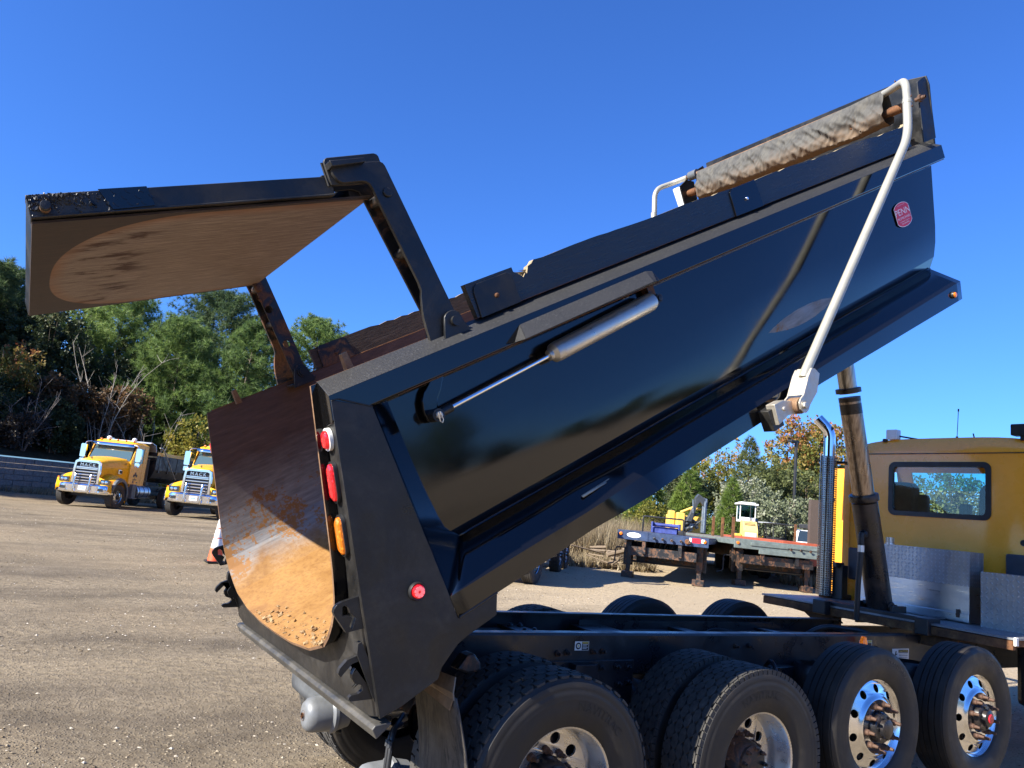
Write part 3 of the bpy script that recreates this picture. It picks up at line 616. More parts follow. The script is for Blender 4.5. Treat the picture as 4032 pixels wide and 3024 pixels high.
# spilled dirt left on the tub's lip
m = MB(); rr = random.Random(8)
for k in range(150):
    t = rr.random(); y = -.86+1.25*t+.1*rr.random(); i_ = min(range(len(PROF)), key=lambda i: abs(PROF[i][0]-y) + (9 if PROF[i][1] > .5 else 0))
    wv = interp([(-.98, .39), (-.83, .275), (-.6, .213), (-.3, .186), (0, .18), (.3, .186), (.6, .213), (.83, .275), (.98, .39)], y)
    s_ = .004+.015*rr.random()**3.5; u_ = -.02+.02+.17*rr.random()**2*(.4+.6*math.sin(math.pi*min(1, max(0, (y+.9)/1.5))))
    vs = [Vector((u_, y, wv+s_*.4))+Vector((rr.gauss(0, 1), rr.gauss(0, 1), rr.gauss(0, .8))).normalized()*s_*(.7+.5*rr.random()) for _ in range(8)]
    b = bmesh.new(); [b.verts.new(v) for v in vs]; bmesh.ops.convex_hull(b, input=b.verts); b.verts.index_update(); b.verts.ensure_lookup_table()
    m.add([v.co[:] for v in b.verts], [tuple(v.index for v in f.verts) for f in b.faces]); b.free()
tag(bobj('dirt_residue', m, m_rust('dry_dirt', (.20, .125, .06), (.30, .20, .105), (.40, .30, .18), .95)), kind='stuff')

# ------------------------------------------------------------------ air cylinder that works the tailgate
m = MB(); m.tube([(1.485, -1.17, 1.090), (1.50, -1.17, 1.0905)], .03, 20, 0); m.tube([(1.478, -1.17, 1.0895), (1.496, -1.17, 1.0905), (1.515, -1.17, 1.0913), (1.556, -1.17, 1.0932), (1.558, -1.17, 1.0933), (2.245, -1.17, 1.127), (2.268, -1.17, 1.128)], [.026, .030, .050, .054, .0525, .0525, .047], 28, 0)
c_ = bobj('air_cylinder', m, 'cyl', ang=25)
m = MB(); m.tube([(.80, -1.17, 1.057), (1.50, -1.17, 1.0905)], .0125, 14); m.build('piston_rod', 'rod', body)
m = MB(); m.tube([(.775, -1.17, 1.056), (.865, -1.17, 1.060)], .022, 14); m.cyl((.774, -1.145, 1.056), (.774, -1.205, 1.056), .03, 18); m.lathe([(0, .014), (.016, .01), (.017, 0)], (.774, -1.205, 1.056), (0, -1, 0), 14, 1)
m.tube([(.768, -1.222, 1.07), (.762, -1.222, 1.03), (.768, -1.222, 1.02), (.778, -1.222, 1.03), (.778, -1.222, 1.07)], .0025, 6, 1); m.build('rod_clevis', ['dull', 'castalu'], body)
m = MB(); m.cyl((2.303, -1.14, 1.129), (2.303, -1.20, 1.129), .026, 16); m.box((2.28, -1.165, 1.129), (.06, .04, .04)); m.lathe([(0, .012), (.016, .01), (.016, 0)], (2.303, -1.20, 1.129), (0, -1, 0), 8); m.box((2.31, -1.12, 1.16), (.05, .06, .14)); m.build('cylinder_pin', 'rustpaint', body)
HG = [(.905, 1.21), (.827, 1.21), (.775, 1.17), (.75, 1.135), (.737, 1.085), (.742, 1.045), (.759, 1.028), (.78, 1.022), (.801, 1.028), (.812, 1.05), (.812, 1.085), (.83, 1.12), (.86, 1.15), (.895, 1.20)]
m = MB(); m.prism(HG, lambda a, b, t: (a, t, b), -1.145, -1.125); bobj('cylinder_hanger', m, 'gloss', bevel=.004)
m = MB()
m.sheet([[(1.345, -1.2225, 1.291), (1.29, -1.31, 1.225)], [(2.244, -1.2225, 1.297), (2.19, -1.31, 1.235)], [(2.288, -1.2225, 1.285), (2.23, -1.29, 1.232)], [(2.322, -1.2225, 1.225), (2.30, -1.235, 1.222)]], 1, False)
m.add([(1.284, -1.2225, 1.222), (1.345, -1.2225, 1.291), (1.29, -1.31, 1.225)], [(0, 1, 2)], 1)
bobj('cylinder_guard', m, ['gloss', 'grit'], solid=.006, fixn=False)
# ------------------------------------------------------------------ tarp: bow arms, cross bar, rolled cloth
def armpath(sy):
    y = 1.33*sy; p_ = [(2.99, y, .235), (3.136, y, .369), (5.03, y, 1.478), (5.185, y, 1.80)]
    return p_
m = MB(); base = Vector((2.97, -1.33, .211))
m.tube(arc([(3.10, -1.33, .336), (3.136, -1.33, .365), (5.035, -1.33, 1.478), (5.165, -1.33, 1.74)], .12, 8), .0305, 18); m.tube(arc([(5.150, -1.33, 1.70), (5.215, -1.33, 1.868), (5.47, -1.06, 1.855), (5.515, -.98, 1.853)], .09, 8), .028, 18)
m.lathe([(.031, 0), (.034, .004), (.034, .02), (.031, .024)], (5.150, -1.33, 1.705), (.36, 0, .93), 18)
for q_ in ((5.165, -1.362, 1.745), (5.14, -1.362, 1.675), (5.38, -1.17, 1.90)): m.lathe([(0, .008), (.008, .006), (.008, 0)], q_, (0, -1, 0), 8, 1)
tarp_arm = bobj('tarp_arm', m, ['galv', 'nut'])
m = MB(); pl = [(2.94, .232), (2.935, .195), (2.95, .168), (2.975, .156), (3.0, .162), (3.03, .185), (3.128, .229), (3.203, .322), (3.175, .365), (3.145, .378), (3.10, .35), (3.0, .262), (2.96, .25)]
for y in (-1.262, -1.372): m.prism(pl, lambda a, b, t: (a, y+t, b), 0, .012)
m.sheet([[(3.0, -1.265, .262), (3.0, -1.37, .262)], [(3.10, -1.265, .353), (3.10, -1.37, .353)], [(3.15, -1.265, .38), (3.15, -1.37, .38)]], 0, False)
m.cyl((2.972, -1.38, .205), (2.972, -1.245, .205), .022, 12); m.lathe([(0, .016), (.02, .014), (.022, 0)], (2.972, -1.376, .205), (0, -1, 0), 6); m.lathe([(.03, 0), (.03, .003)], (2.972, -1.373, .205), (0, -1, 0), 16)
m.build('arm_knuckle', 'castalu', body, bevel=.002)
m = MB(); m.cyl((2.972, -1.355, .205), (2.972, -1.279, .205), .047, 20)
for k in range(6): m.lathe([(.048, 0), (.0505, .004), (.048, .008)], (2.972, -1.352+.012*k, .205), (0, 1, 0), 20)
m.build('spring_spool', 'rustlight', body)
m = MB(); m.box((2.79, -1.26, .20), (.10, .08, .13), mi=0); m.prism([(2.78, .29), (2.865, .285), (2.935, .25), (2.95, .165), (2.87, .185), (2.765, .165)], lambda a, b, t: (a, t, b), -1.325, -1.26, 1); m.lathe([(0, .01), (.014, .008), (.014, 0)], (2.85, -1.325, .235), (0, -1, 0), 8, 1)
bobj('arm_bracket', m, ['dull', 'castalu'], bevel=.003)
m = MB(); m.tube(arc([(2.972, 1.33, .21), (3.136, 1.33, .365), (5.035, 1.33, 1.478), (5.115, 1.33, 1.64)], .12, 8), .0305, 16); m.tube(arc([(5.10, 1.33, 1.60), (5.235, 1.33, 1.86), (5.50, 1.30, 1.862), (5.51, 1.12, 1.858)], .10, 8), .026, 16); bobj('tarp_arm', m, ['galv', 'nut'])
m = MB(); m.tube([(5.515, -1.0, 1.853), (5.515, 1.16, 1.858)], .019, 14); bar = bobj('tarp_bar', m, 'rustlight')
m = MB(); m.tube([(5.515, .985, 1.857), (5.515, 1.085, 1.858)], .046, 18); m.build('bar_collar', 'greyp', body)
m = MB(); rr = random.Random(2); NY, NS = 260, 40; g = []
for i in range(NY+1):
    t = i/NY; y = -1.02+1.98*t; row = []
    for k in range(NS+1):
        s_ = k/NS
        # down the rear face, round the roll, back up behind
        pts = [(0, (5.495, 1.874)), (.1, (5.472, 1.842)), (.3, (5.435, 1.77)), (.48, (5.395, 1.69)), (.6, (5.40, 1.625)), (.7, (5.445, 1.59)), (.8, (5.50, 1.60)), (.9, (5.535, 1.68)), (1, (5.535, 1.86))]
        u_ = interp([(a, b[0]) for a, b in pts], s_); w_ = interp([(a, b[1]) for a, b in pts], s_)
        amp = math.sin(math.pi*min(1, s_*1.15))*.9
        f = .055*noise.noise((y*6+s_*2, s_*2.6, 1))+.055*(.5-abs(noise.noise((y*11+s_*4, s_*3, 3))))+.028*(.5-abs(noise.noise((y*26-s_*5, s_*6, 5))))
        f -= .045*math.exp(-((y+.72)/.13)**2)*math.exp(-((s_-.36)/.15)**2)
        sag = -.012*math.sin(math.pi*t)+(.02*math.exp(-((y+.95)/.16)**2))
        row.append((u_-amp*f*.9, y, w_+sag*.5+amp*f*.35))
    g.append(row)
m.sheet(g); rr = random.Random(9)
for y in (-.80, -.40, .02, .42, .80):
    m.lathe([(.014, 0), (.014, .006), (.008, .006)], (5.398, y, 1.645), (-1, 0, -.15), 12, 1)
bobj('tarp_cloth', m, ['tarp', 'cyl'], fixn=False, ang=60)
m = MB(); m.tube([(5.47, -1.13, 1.70), (5.47, 1.13, 1.70)], .032, 14)
for y in (-1.12, 1.02): m.lathe([(.036, 0), (.036, .09)], (5.47, y, 1.70), (0, 1, 0), 12)
bobj('tarp_roller', m, 'rust')
m = MB(); m.prism([(5.36, 1.58), (5.56, 1.58), (5.60, 1.80), (5.50, 1.84), (5.38, 1.80)], lambda a, b, t: (a, t, b), 1.13, 1.145); bobj('roller_plate', m, 'dull', bevel=.003)
m = MB(); m.box((5.47, 1.21, 1.70), (.12, .12, .2)); m.box((5.47, 1.21, 1.62), (.10, .13, .06)); bobj('tarp_motor', m, 'white', bevel=.012)
m = MB(); m.tube([(5.62, -1.16, 1.72), (5.62, -1.23, 1.72)], .016, 10); m.lathe([(.03, 0), (.03, .018), (.012, .02), (.012, .05)], (5.62, -1.19, 1.72), (0, -1, 0), 8); bobj('roller_bolt', m, 'nut')

# ------------------------------------------------------------------ lifted tailgate (its own frame: x from lower edge to hinge edge, y across, z up)
E1 = Vector((1.322, 0, -.214)).normalized(); E3 = Vector((.214, 0, 1.322)).normalized(); GA = Vector((-.404, 0, 2.303))
MG = Matrix(((E1.x, 0, E3.x, GA.x), (0, 1, 0, 0), (E1.z, 0, E3.z, GA.z), (0, 0, 0, 1)))
def gl(u_, w_): d = Vector((u_, 0, w_))-GA; return d.dot(E1), d.dot(E3)
m = MB(); m.box((.675, 0, .004), (1.35, 2.10, .009), mi=0)
gate = m.build('tailgate', ['gate'], truck, MBED @ MG)
def gobj(name, mb, mats, **k): return mb.build(name, mats, gate, **k)
m = MB()
for sy in (-1, 1): m.prism([(-.002, .012), (-.002, .097), (1.165, .097), (1.165, .012)], lambda a, b, t: (a, sy*t, b), 1.0, 1.085)
m.box((.03, 0, .052), (.06, 2.0, .086)); m.box((1.31, 0, .05), (.08, 2.0, .082))
for x in (.45, .88): m.box((x, 0, .05), (.08, 2.0, .08))
m.box((.66, 0, .094), (1.2, 2.0, .006))
for sy in (-1, 1): m.tube([(0, sy*1.087, .014), (1.16, sy*1.087, .014)], .005, 6)
gobj('gate_frame', m, 'dull', bevel=.005)
m = MB(); rr = random.Random(3)   # caked mud near the lower corner
for k in range(260):
    a = abs(rr.gauss(.02, .13)); b = .095-abs(rr.gauss(0, .03)) if rr.random() < .6 else .04+.05*rr.random()
    if b < .015: continue
    s_ = .003+.008*rr.random()**2; c = Vector((a, -1.087, b)); vs = [c+Vector((rr.uniform(-1, 1), rr.uniform(-1, .1), rr.uniform(-1, 1)))*s_ for _ in range(6)]
    b_ = bmesh.new(); [b_.verts.new(v) for v in vs]; bmesh.ops.convex_hull(b_, input=b_.verts); b_.verts.index_update(); m.add([v.co[:] for v in b_.verts], [tuple(v.index for v in f.verts) for f in b_.faces]); b_.free()
tag(gobj('mud_cake', m, 'dull'), kind='stuff')
m = MB(); m.prism([(.27, .020), (.42, .024), (.405, .100), (.235, .100)], lambda a, b, t: (a, t, b), -1.092, -1.086)
for i in range(6):
    for j in range(3):
        x, z = .285+.024*i+.008*(j % 2), .036+.024*j; a = 45 if (i+j) % 2 else -45
        if x < .415: m.prism([(-.012, 0), (0, .0035), (.012, 0), (0, -.0035)], lambda p_, q_, t: (x+p_*math.cos(R(a))-q_*math.sin(R(a)), t, z+p_*math.sin(R(a))+q_*math.cos(R(a))), -1.0945, -1.092)
gobj('patch_plate', m, 'gloss')
for sy in (-1, 1):
    m = MB(); m.cyl((.05, sy*1.03, .042), (.05, sy*1.135, .042), .0175, 18); m.lathe([(.0175, .0), (.016, .004), (0, .005)], (.05, sy*1.135, .042), (0, sy, 0), 18)
    m.lathe([(.0182, 0), (.0182, .03)], (.05, sy*1.087, .042), (0, sy, 0), 18, 1); gobj('lock_pin', m, ['dull', 'rustlight'])
AR = [(.755, 2.244), (.752, 2.211), (.764, 2.178), (.775, 2.167), (.79, 2.161), (.875, 2.149), (.892, 2.143), (.905, 2.13), (.911, 2.108), (.915, 2.05), (.943, 1.788), (.958, 1.65), (.957, 1.606), (.945, 1.582), (.925, 1.52), (.916, 1.479), (.907, 1.387), (.902, 1.346), (.968, 1.343), (1.048, 1.39), (1.075, 1.43), (1.084, 1.47), (1.049, 1.82), (1.012, 2.19), (1.006, 2.206), (.994, 2.216), (.966, 2.222), (.92, 2.228)]
FA = [(.755, 2.244), (.752, 2.211), (.764, 2.178), (.79, 2.161), (.875, 2.149), (.905, 2.13), (.915, 2.05), (.99, 1.45), (1.0, 1.40), (1.03, 1.37), (1.07, 1.38), (1.09, 1.42), (1.049, 1.82), (1.012, 2.19), (.994, 2.216), (.92, 2.228)]
FA2 = [(a-.02 if b > 2 else a-.02-.06*max(0, (2.1-b)/.7)*1.0, b) for a, b in FA]
AR2 = [(a-.02 if b > 2 else a-.02-.06*max(0, (2.1-b)/.7)*1.0, b) for a, b in AR]
for sy in (-1, 1):
    P1 = AR if sy < 0 else AR2; P2 = FA if sy < 0 else FA2
    m = MB(); m.prism([gl(a, b) for a, b in P1], lambda a, b, t: (a, sy*t, b), 1.112, 1.132, 0, side=0 if sy < 0 else 0)
    du = 0 if sy < 0 else -.0
    inner = [(a, b) for a, b in P2 if True]
    if sy > 0:
        hs = [ngon(.026, 16, gl(.93, 1.895)), ngon(.026, 16, gl(.953, 1.635))]
        m.prism([gl(a, b) for a, b in inner], lambda a, b, t: (a, sy*t, b), .972, .986, 1, hs)
        for c in (gl(.916, 2.052), gl(.90, 1.975)): m.lathe([(0, .02), (.022, .018), (.026, .008), (.026, 0)] if c[1] > -.1 else [(0, .006), (.01, .006), (.014, 0)], (c[0], .972, c[1]), (0, -1, 0), 18, 1)
        cw_ = (1.0, 1.11)
    else:
        m.prism([gl(a, b) for a, b in inner], lambda a, b, t: (a, sy*t, b), .99, 1.004, 1); cw_ = (1.004, 1.112)
    # web plate joining the two cheeks along the front edge, and spacer tubes
    e = [gl(1.045, 1.55), gl(1.028, 1.82), gl(.992, 2.17)] if sy < 0 else [gl(.965, 1.55), gl(.985, 1.82), gl(.972, 2.17)]
    m.sheet([[(a, sy*cw_[0], b) for a, b in e], [(a, sy*cw_[1], b) for a, b in e]], 1, False)
    for c in (gl(.955 if sy < 0 else .93, 2.06), gl(.985 if sy < 0 else .94, 1.80)): m.cyl((c[0], sy*cw_[0], c[1]), (c[0], sy*cw_[1], c[1]), .028, 14, 1)
    if sy < 0:
        c = gl(.972, 2.072); m.lathe([(0, .012), (.019, .012), (.0225, .008), (.0225, 0)], (c[0], -1.132, c[1]), (0, -1, 0), 20, 0)
    gobj('hinge_arm', m, ['dull' if sy < 0 else 'rustpaint', 'rustpaint'], bevel=.003)
    BP = [(.742, 2.270), (.738, 2.19), (.742, 2.168), (.79, 2.158), (.97, 2.13), (1.009, 2.20), (1.010, 2.245), (1.004, 2.256), (.991, 2.263), (.765, 2.289), (.75, 2.284)]
    m = MB(); m.prism([gl(a, b) for a, b in BP], lambda a, b, t: (a, sy*t, b), 1.088, 1.108)
    t_ = [gl(.742, 2.259), gl(.905, 2.239), gl(.905, 2.219), gl(.745, 2.232)]
    m.prism(t_, lambda a, b, t: (a, sy*t, b), 1.10, 1.172)
    a_, b_ = gl(.742, 2.275); c_, d_ = gl(.735, 2.17); m.tube([(a_-.003, sy*1.09, b_), (c_-.003, sy*1.092, d_)], .006, 6)
    gobj('arm_bracket', m, 'dull', bevel=.006)

# ------------------------------------------------------------------ hoist
H0 = Vector((4.486, 0, 1.20)); HD = (Vector((3.903, 0, 3.248))-Vector((4.486, 0, 1.266))).normalized()
zt = lambda z: H0+HD*((z-H0.z)/HD.z)
m = MB(); m.tube([zt(1.17), zt(2.22)], .113, 36, 0)
hoist = m.build('hoist_cylinder', 'hoistb', truck)
m = MB(); m.lathe([(.113, 0), (.128, .004), (.130, .012), (.130, .055), (.126, .064), (.1, .066)], zt(2.235), HD, 36); m.build('hoist_collar', 'hoistb', hoist)
m = MB(); m.tube([zt(2.25), zt(3.17)], .0955, 36); m.build('hoist_stage', 'hoista', hoist)
m = MB(); m.tube([zt(3.02), zt(3.11)], .0963, 36); m.tube([zt(3.13), zt(3.17)], .0965, 36); m.lathe([(.0955, 0), (.112, .003), (.112, .042), (.106, .047), (.08, .048)], zt(3.205), HD, 36); m.build('hoist_collar', m_black_dull('oily_band', (.02, .016, .013), (.07, .05, .035), .5, .4), hoist)
m = MB(); m.tube([zt(3.2), zt(5.0)], .079, 32); m.build('hoist_stage', m_hoist('hoist_chrome_stage', (.25, .22, .18), (.62, .57, .5)), hoist)
m = MB(); c = zt(1.30); m.cyl((c.x, -.16, c.z), (c.x, .16, c.z), .03, 16); m.lathe([(.05, 0), (.05, .01), (.03, .015), (.03, .03)], (c.x, -.112, c.z), (0, -1, 0), 16); m.box((4.47, -.17, 1.22), (.22, .03, .2)); m.box((4.47, .17, 1.22), (.22, .03, .2)); m.build('hoist_trunnion', 'rustpaint', hoist, bevel=.004)
m = MB(); c = zt(1.93); m.cyl(c, c+Vector((-.17, -.05, .0)), .026, 14); p0 = c+Vector((-.17, -.05, 0)); m.lathe([(.032, 0), (.036, .01), (.036, .04), (.03, .05)], p0+Vector((.03, 0, 0)), (-1, 0, 0), 8)
m.tube(arc([p0+Vector((-.02, 0, .01)), p0+Vector((-.03, -.0, -.02)), p0+Vector((-.03, 0, -.12))], .03, 4), .026, 12); m.build('hose_elbow', 'blackp', hoist)
m = MB(); q_ = p0+Vector((-.03, 0, -.1)); m.tube([q_, q_+Vector((0, .0, -.06))], .029, 14, 1); m.tube([q_+Vector((0, 0, -.05)), q_+Vector((-.015, .01, -.35)), q_+Vector((-.01, .02, -.66))], .024, 14, 0); m.build('hydraulic_hose', ['blackp', 'alu'], hoist)

# ------------------------------------------------------------------ chassis
for sy in (-1, 1):
    m = MB(); z0, z1 = .86, 1.118; y0, y1 = .43, .345
    sec = [(.43, 1.118-.014), (.426, 1.114), (.416, 1.118), (.345, 1.118), (.345, 1.106), (.418, 1.106), (.418, .872), (.345, .872), (.345, .86), (.416, .86), (.43, .874)]
    n = len(sec); xs = [-.62, 4.36, 4.42]; vs = [(x, sy*a, b-(.03 if x > 4.4 else 0)*(b > 1)) for x in xs for a, b in sec]
    m.add(vs, [(k*n+i, k*n+(i+1) % n, (k+1)*n+(i+1) % n, (k+1)*n+i) for k in range(2) for i in range(n)]+[tuple(range(n)), tuple(range(2*n, 3*n))])
    m.box((5.4, sy*.40, .93), (2.1, .05, .24))
    rail = m.build('frame_rail', 'frame', truck)
    for x, z in ((.475, 1.00), (.545, 1.005), (.745, 1.01), (.82, 1.012), (2.03, 1.035), (2.17, 1.037), (3.42, .99), (3.72, 1.01)):
        m = MB(); m.cyl((x, sy*.43, z), (x, sy*.441, z), .019, 8); m.lathe([(.013, .0), (.013, .014), (.009, .018), (.009, .034), (.0, .036)], (x, sy*.44, z), (0, sy, 0), 8)
        m.build('frame_bolt', 'rustpaint', rail)
    # suspension hanger plate over the tandem, with its bolts and saddle
    m = MB(); m.prism([(.30, .958), (1.08, .958), (1.08, .70), (.92, .62), (.46, .62), (.30, .70)], lambda a, b, t: (a, sy*t, b), .431, .446)
    m.prism([(.56, .95), (.72, .95), (.80, .60), (.50, .60)], lambda a, b, t: (a, sy*t, b), .446, .52)
    for x, z in ((.52, .915), (.80, .92), (.93, .922), (1.02, .92), (.95, .82), (1.03, .83), (.40, .91)):
        m.cyl((x, sy*.446, z), (x, sy*.456, z), .023, 8); m.lathe([(.016, 0), (.016, .016), (.010, .018), (.010, .04), (0, .042)], (x, sy*.455, z), (0, sy, 0), 8)
    m.box((.7, sy*.5, .55), (1.5, .1, .16)); m.build('suspension_hanger', 'frame', rail, bevel=.006)
    for x0, x1, za, zb in ((2.30, 2.62, .60, .90), (3.55, 3.86, .60, .98), (2.86, 3.06, .74, .93)):
        m = MB(); m.prism([(x0, za), (x1, za), (x1, zb), (x0+.04, zb), (x0, zb-.04)], lambda a, b, t: (a, sy*t, b), .431, .50); m.build('axle_hanger', 'frame', rail, bevel=.006)
def decal(name, x0, x1, z0, z1, fn):
    m = MB(); y = -.4312
    q = lambda a, b, h=0.: (x0+(x1-x0)*a, y-.0006-h, z0+(z1-z0)*b)
    m.prism([(0, 0), (1, 0), (1, 1), (0, 1)], lambda a, b, t: q(a, b, t), 0, .0008, 0); fn(m, q); m.build(name, ['cream', 'ink', 'ylab', 'orange'], truck)
def rect(m, q, a0, b0, a1, b1, mi, h=.0012): m.add([q(a0, b0, h), q(a1, b0, h), q(a1, b1, h), q(a0, b1, h)], [(0, 1, 2, 3)], mi)
def d1(m, q):
    rect(m, q, .5, .04, .97, .96, 1); rect(m, q, .52, .76, .95, .94, 2, .0018)
    for k in range(4): rect(m, q, .55, .62-.15*k, .92-.08*(k % 2), .68-.15*k, 0, .0018)
    m.prism(ngon(.19, 20, (.25, .5)), lambda a, b, t: q(a, .5+(b-.5)*2.0, .0012+t), 0, .0004, 1); m.prism(ngon(.11, 20, (.25, .5)), lambda a, b, t: q(a, .5+(b-.5)*2.0, .0018+t), 0, .0004, 0); m.prism(ngon(.06, 16, (.25, .5)), lambda a, b, t: q(a, .5+(b-.5)*2.0, .0024+t), 0, .0004, 2)
    m.text('CAUTION', .10, lambda x, y_: q(.735+x*1.0, .85+y_*1.4, .0022), 1)
decal('tyre_decal', .603, .712, 1.0165, 1.070, d1)
def d2(m, q):
    rect(m, q, .34, .04, .97, .96, 2 if False else 0); rect(m, q, .36, .66, .95, .92, 1, .0016); m.text('CAUTION', .155, lambda x, y_: q(.655+x*.8, .79+y_*1.3, .0022), 2)
    for k in range(3): rect(m, q, .40, .54-.14*k, .92, .58-.14*k, 1, .0016)
    rect(m, q, .55, .06, .78, .12, 1, .0016)
    for p_ in ([(.05, .25), (.30, .55), (.27, .62), (.03, .32)], [(.10, .2), (.16, .2), (.26, .80), (.20, .82)], [(.03, .12), (.3, .16), (.3, .24), (.03, .2)]): m.add([q(a, b, .0014) for a, b in p_], [(0, 1, 2, 3)], 1)
decal('caution_decal', 3.955, 4.20, .905, 1.003, d2)
def d3(m, q):
    rect(m, q, .03, .72, .34, .97, 3); rect(m, q, .69, .72, .97, .97, 2); rect(m, q, .69, .03, .97, .68, 1)
    for a in (.06, .42): m.add([q(x, y_, .0014) for x, y_ in ((a, .15), (a+.08, .15), (a+.2, .6), (a+.1, .62))], [(0, 1, 2, 3)], 1); rect(m, q, a+.12, .1, a+.2, .35, 1, .0015)
    rect(m, q, .345, .03, .36, .97, 1, .0015); rect(m, q, .67, .03, .685, .97, 1, .0015)
decal('warning_decal', 3.488, 3.665, 1.005, 1.073, d3)
m = MB(); m.prism([(-.02, 0), (.025, 0), (.035, .03), (.02, .075), (.005, .085), (-.012, .06)], lambda a, b, t: (3.47+a, -.47+t, 1.03+b), -.03, .01); m.build('amber_marker', 'amberlens', truck, bevel=.006)
for x, wdt, br in ((.60, .16, 1), (2.15, .12, 0), (3.15, .09, 0), (1.3, .3, 0), (4.25, .12, 0)):
    m = MB(); m.box((x, 0, 1.035), (wdt, .70, .012)); m.box((x-wdt/2+.006, 0, .96), (.012, .70, .15)); m.box((x+wdt/2-.006, 0, .96), (.012, .70, .15))
    if br:
        for y in (-.06, .06, -.24, .24):
            for dx in (-.04, .04): m.lathe([(.022, 0), (.022, .012), (.014, .012), (.014, .022), (0, .024)], (x+dx, y, 1.041), (0, 0, 1), 8)
    m.build('crossmember', 'frame', truck, bevel=.004)
m = MB()   # rubber cushion strips and brake lines between the rails
for k, (y, z, r_) in enumerate(((.27, 1.0, .016), (.23, .985, .012), (.30, .96, .014), (.2, .955, .010))): m.tube([(x, y+.012*math.sin(x*3+k*2), z+.01*math.sin(x*4.3+k)) for x in np.arange(-.4, 4.3, .12)], r_, 8)
m.tube(arc([(2.2, .1, .93), (2.25, .0, 1.08), (2.45, -.22, 1.06), (2.6, -.3, .93)], .15, 6), .02, 10); m.tube(arc([(3.6, .25, .93), (3.75, .1, 1.10), (4.05, -.15, 1.09), (4.15, -.3, .93)], .15, 6), .022, 10)
m.build('brake_line', 'blackp', truck)
m = MB(); m.prism([(1.2, 1.082), (3.35, 1.082), (3.55, 1.02), (3.9, .98), (3.9, .93), (1.2, .93)], lambda a, b, t: (a, t, b), .30, .312); m.build('rail_liner', 'frame', truck)
# axles, diff housings, brake chambers
for x, z in ((0, .525), (1.3975, .525)):
    m = MB(); m.cyl((x, -.75, z), (x, .75, z), .085, 20); m.lathe([(.09, -.24), (.19, -.18), (.23, -.02), (.2, .12), (.1, .2)], (x, 0, z), (-1, 0, 0), 24); m.lathe([(.20, -.05), (.205, .05)], (x, -.62, z), (0, 1, 0), 24); m.lathe([(.20, -.05), (.205, .05)], (x, .62, z), (0, 1, 0), 24)
    m.build('drive_axle', 'rustpaint', truck)
for x in (2.5146, 3.7766):
    m = MB(); m.cyl((x, -.9, .684), (x, .9, .684), .06, 16)
    for sy in (-1, 1):
        m.lathe([(.12, 0), (.14, .03), (.14, .16), (.12, .19)], (x+.22, sy*.55, .74), (0, 0, 1), 20); m.tube(arc([(x-.25, sy*.5, .9), (x-.32, sy*.62, .99), (x-.36, sy*.72, .86), (x-.30, sy*.82, .72)], .1, 6), .014, 8)
    m.build('pusher_axle', 'frame', truck)
chm = plain('brake_can_grey', (.16, .165, .17), .42, 0, .25, 6)
for y, x, z in ((.42, -.74, .48), (-.42, -.70, .36), (.55, .75, .5), (-.55, .75, .5)):
    m = MB(); m.lathe([(0, -.002), (.055, 0), (.075, .006), (.096, .03), (.102, .06), (.104, .15), (.108, .155), (.118, .165), (.118, .185), (.108, .195), (.104, .21), (.09, .27), (.05, .29), (.04, .36)], (x, y, z), (1, 0, .05), 28); m.lathe([(.017, -.012), (.017, 0)], (x, y, z), (1, 0, 0), 8, 1); m.lathe([(.03, -.004), (.03, 0)], (x, y, z), (1, 0, 0), 16, 1)
    m.build('brake_chamber', [chm, 'rust'], truck)
for sy in (-1, 1):
  for k in range(2):
    m = MB(); m.tube(arc([(-.45, sy*.33, .62+.05*k), (-.58, sy*(.47+.03*k), .64), (-.60, sy*(.5+.03*k), .40), (-.45, sy*.52, .34)], .08, 6), .013, 8, 0)
    m.tube([(-.60, sy*(.5+.03*k), .60), (-.605, sy*(.505+.03*k), .57)], .016, 8, 0)
    m.build('air_hose', ['blackp', 'alu'], truck)
# rear crossmember, fender straps, mud flaps
m = MB(); m.box((-.60, 0, .98), (.05, .86, .2)); m.build('crossmember', 'frame', truck, bevel=.006)
def flap(sy):
    m = MB(); g = []
    for i in range(15):
        t = i/14; z = .99-.80*t; bow = .10*math.sin(math.pi*min(1, t*.8))
        g.append([(-.635+bow*.9+.012*math.sin(6*s_+3*t), sy*(.74+.47*s_+(.05*t if s_ > .9 else 0)), z+.012*math.sin(5*s_)) for s_ in [k/8 for k in range(9)]])
    m.sheet(g)
    o = m.build('mud_flap', NTflap, truck, solid=.009, fixn=False); return o
q = NT('dirty_mud_flap'); st = q.noise(q.co(scale=(3, 9, 1.3), rot=(R(20), 0, 0)), 3, 6, .7, .5); fn_ = q.noise(q.co(), 12, 5)
NTflap = q.set(col=q.mix(q.ramp(st, [(.52, 0), (.58, .9), (.64, 0)]), q.ramp(fn_, [(.3, (.04, .033, .026)), (.7, (.10, .085, .068))]), (.008, .008, .009)), rough=.75, nrm=q.bump(st, .3, .008))
flap(-1)
m = MB(); g = [[(-.635, y, z) for y in (.40, .6, .8, 1.03)] for z in (1.0, .8, .62, .54, .50)]; g[-1][0] = (-.635, .43, .505); g[-1][-1] = (-.635, 1.0, .505); m.sheet(g)
m.build('mud_flap', plain('grey_mud_flap', (.085, .09, .095), .6, 0, .25, 8, .1), truck, solid=.01, fixn=False)
m = MB(); m.sheet([[(-.64, -.93, 1.05), (-.63, -1.17, 1.06)], [(-.66, -.93, 1.0), (-.65, -1.20, 1.0)], [(-.655, -.92, .985), (-.648, -1.21, .97)]], 0, False)
m.sheet([[(-.655, -.9, .985), (-.65, -1.20, .97)], [(-.66, -.9, .955), (-.655, -1.19, .925)]], 0, False)
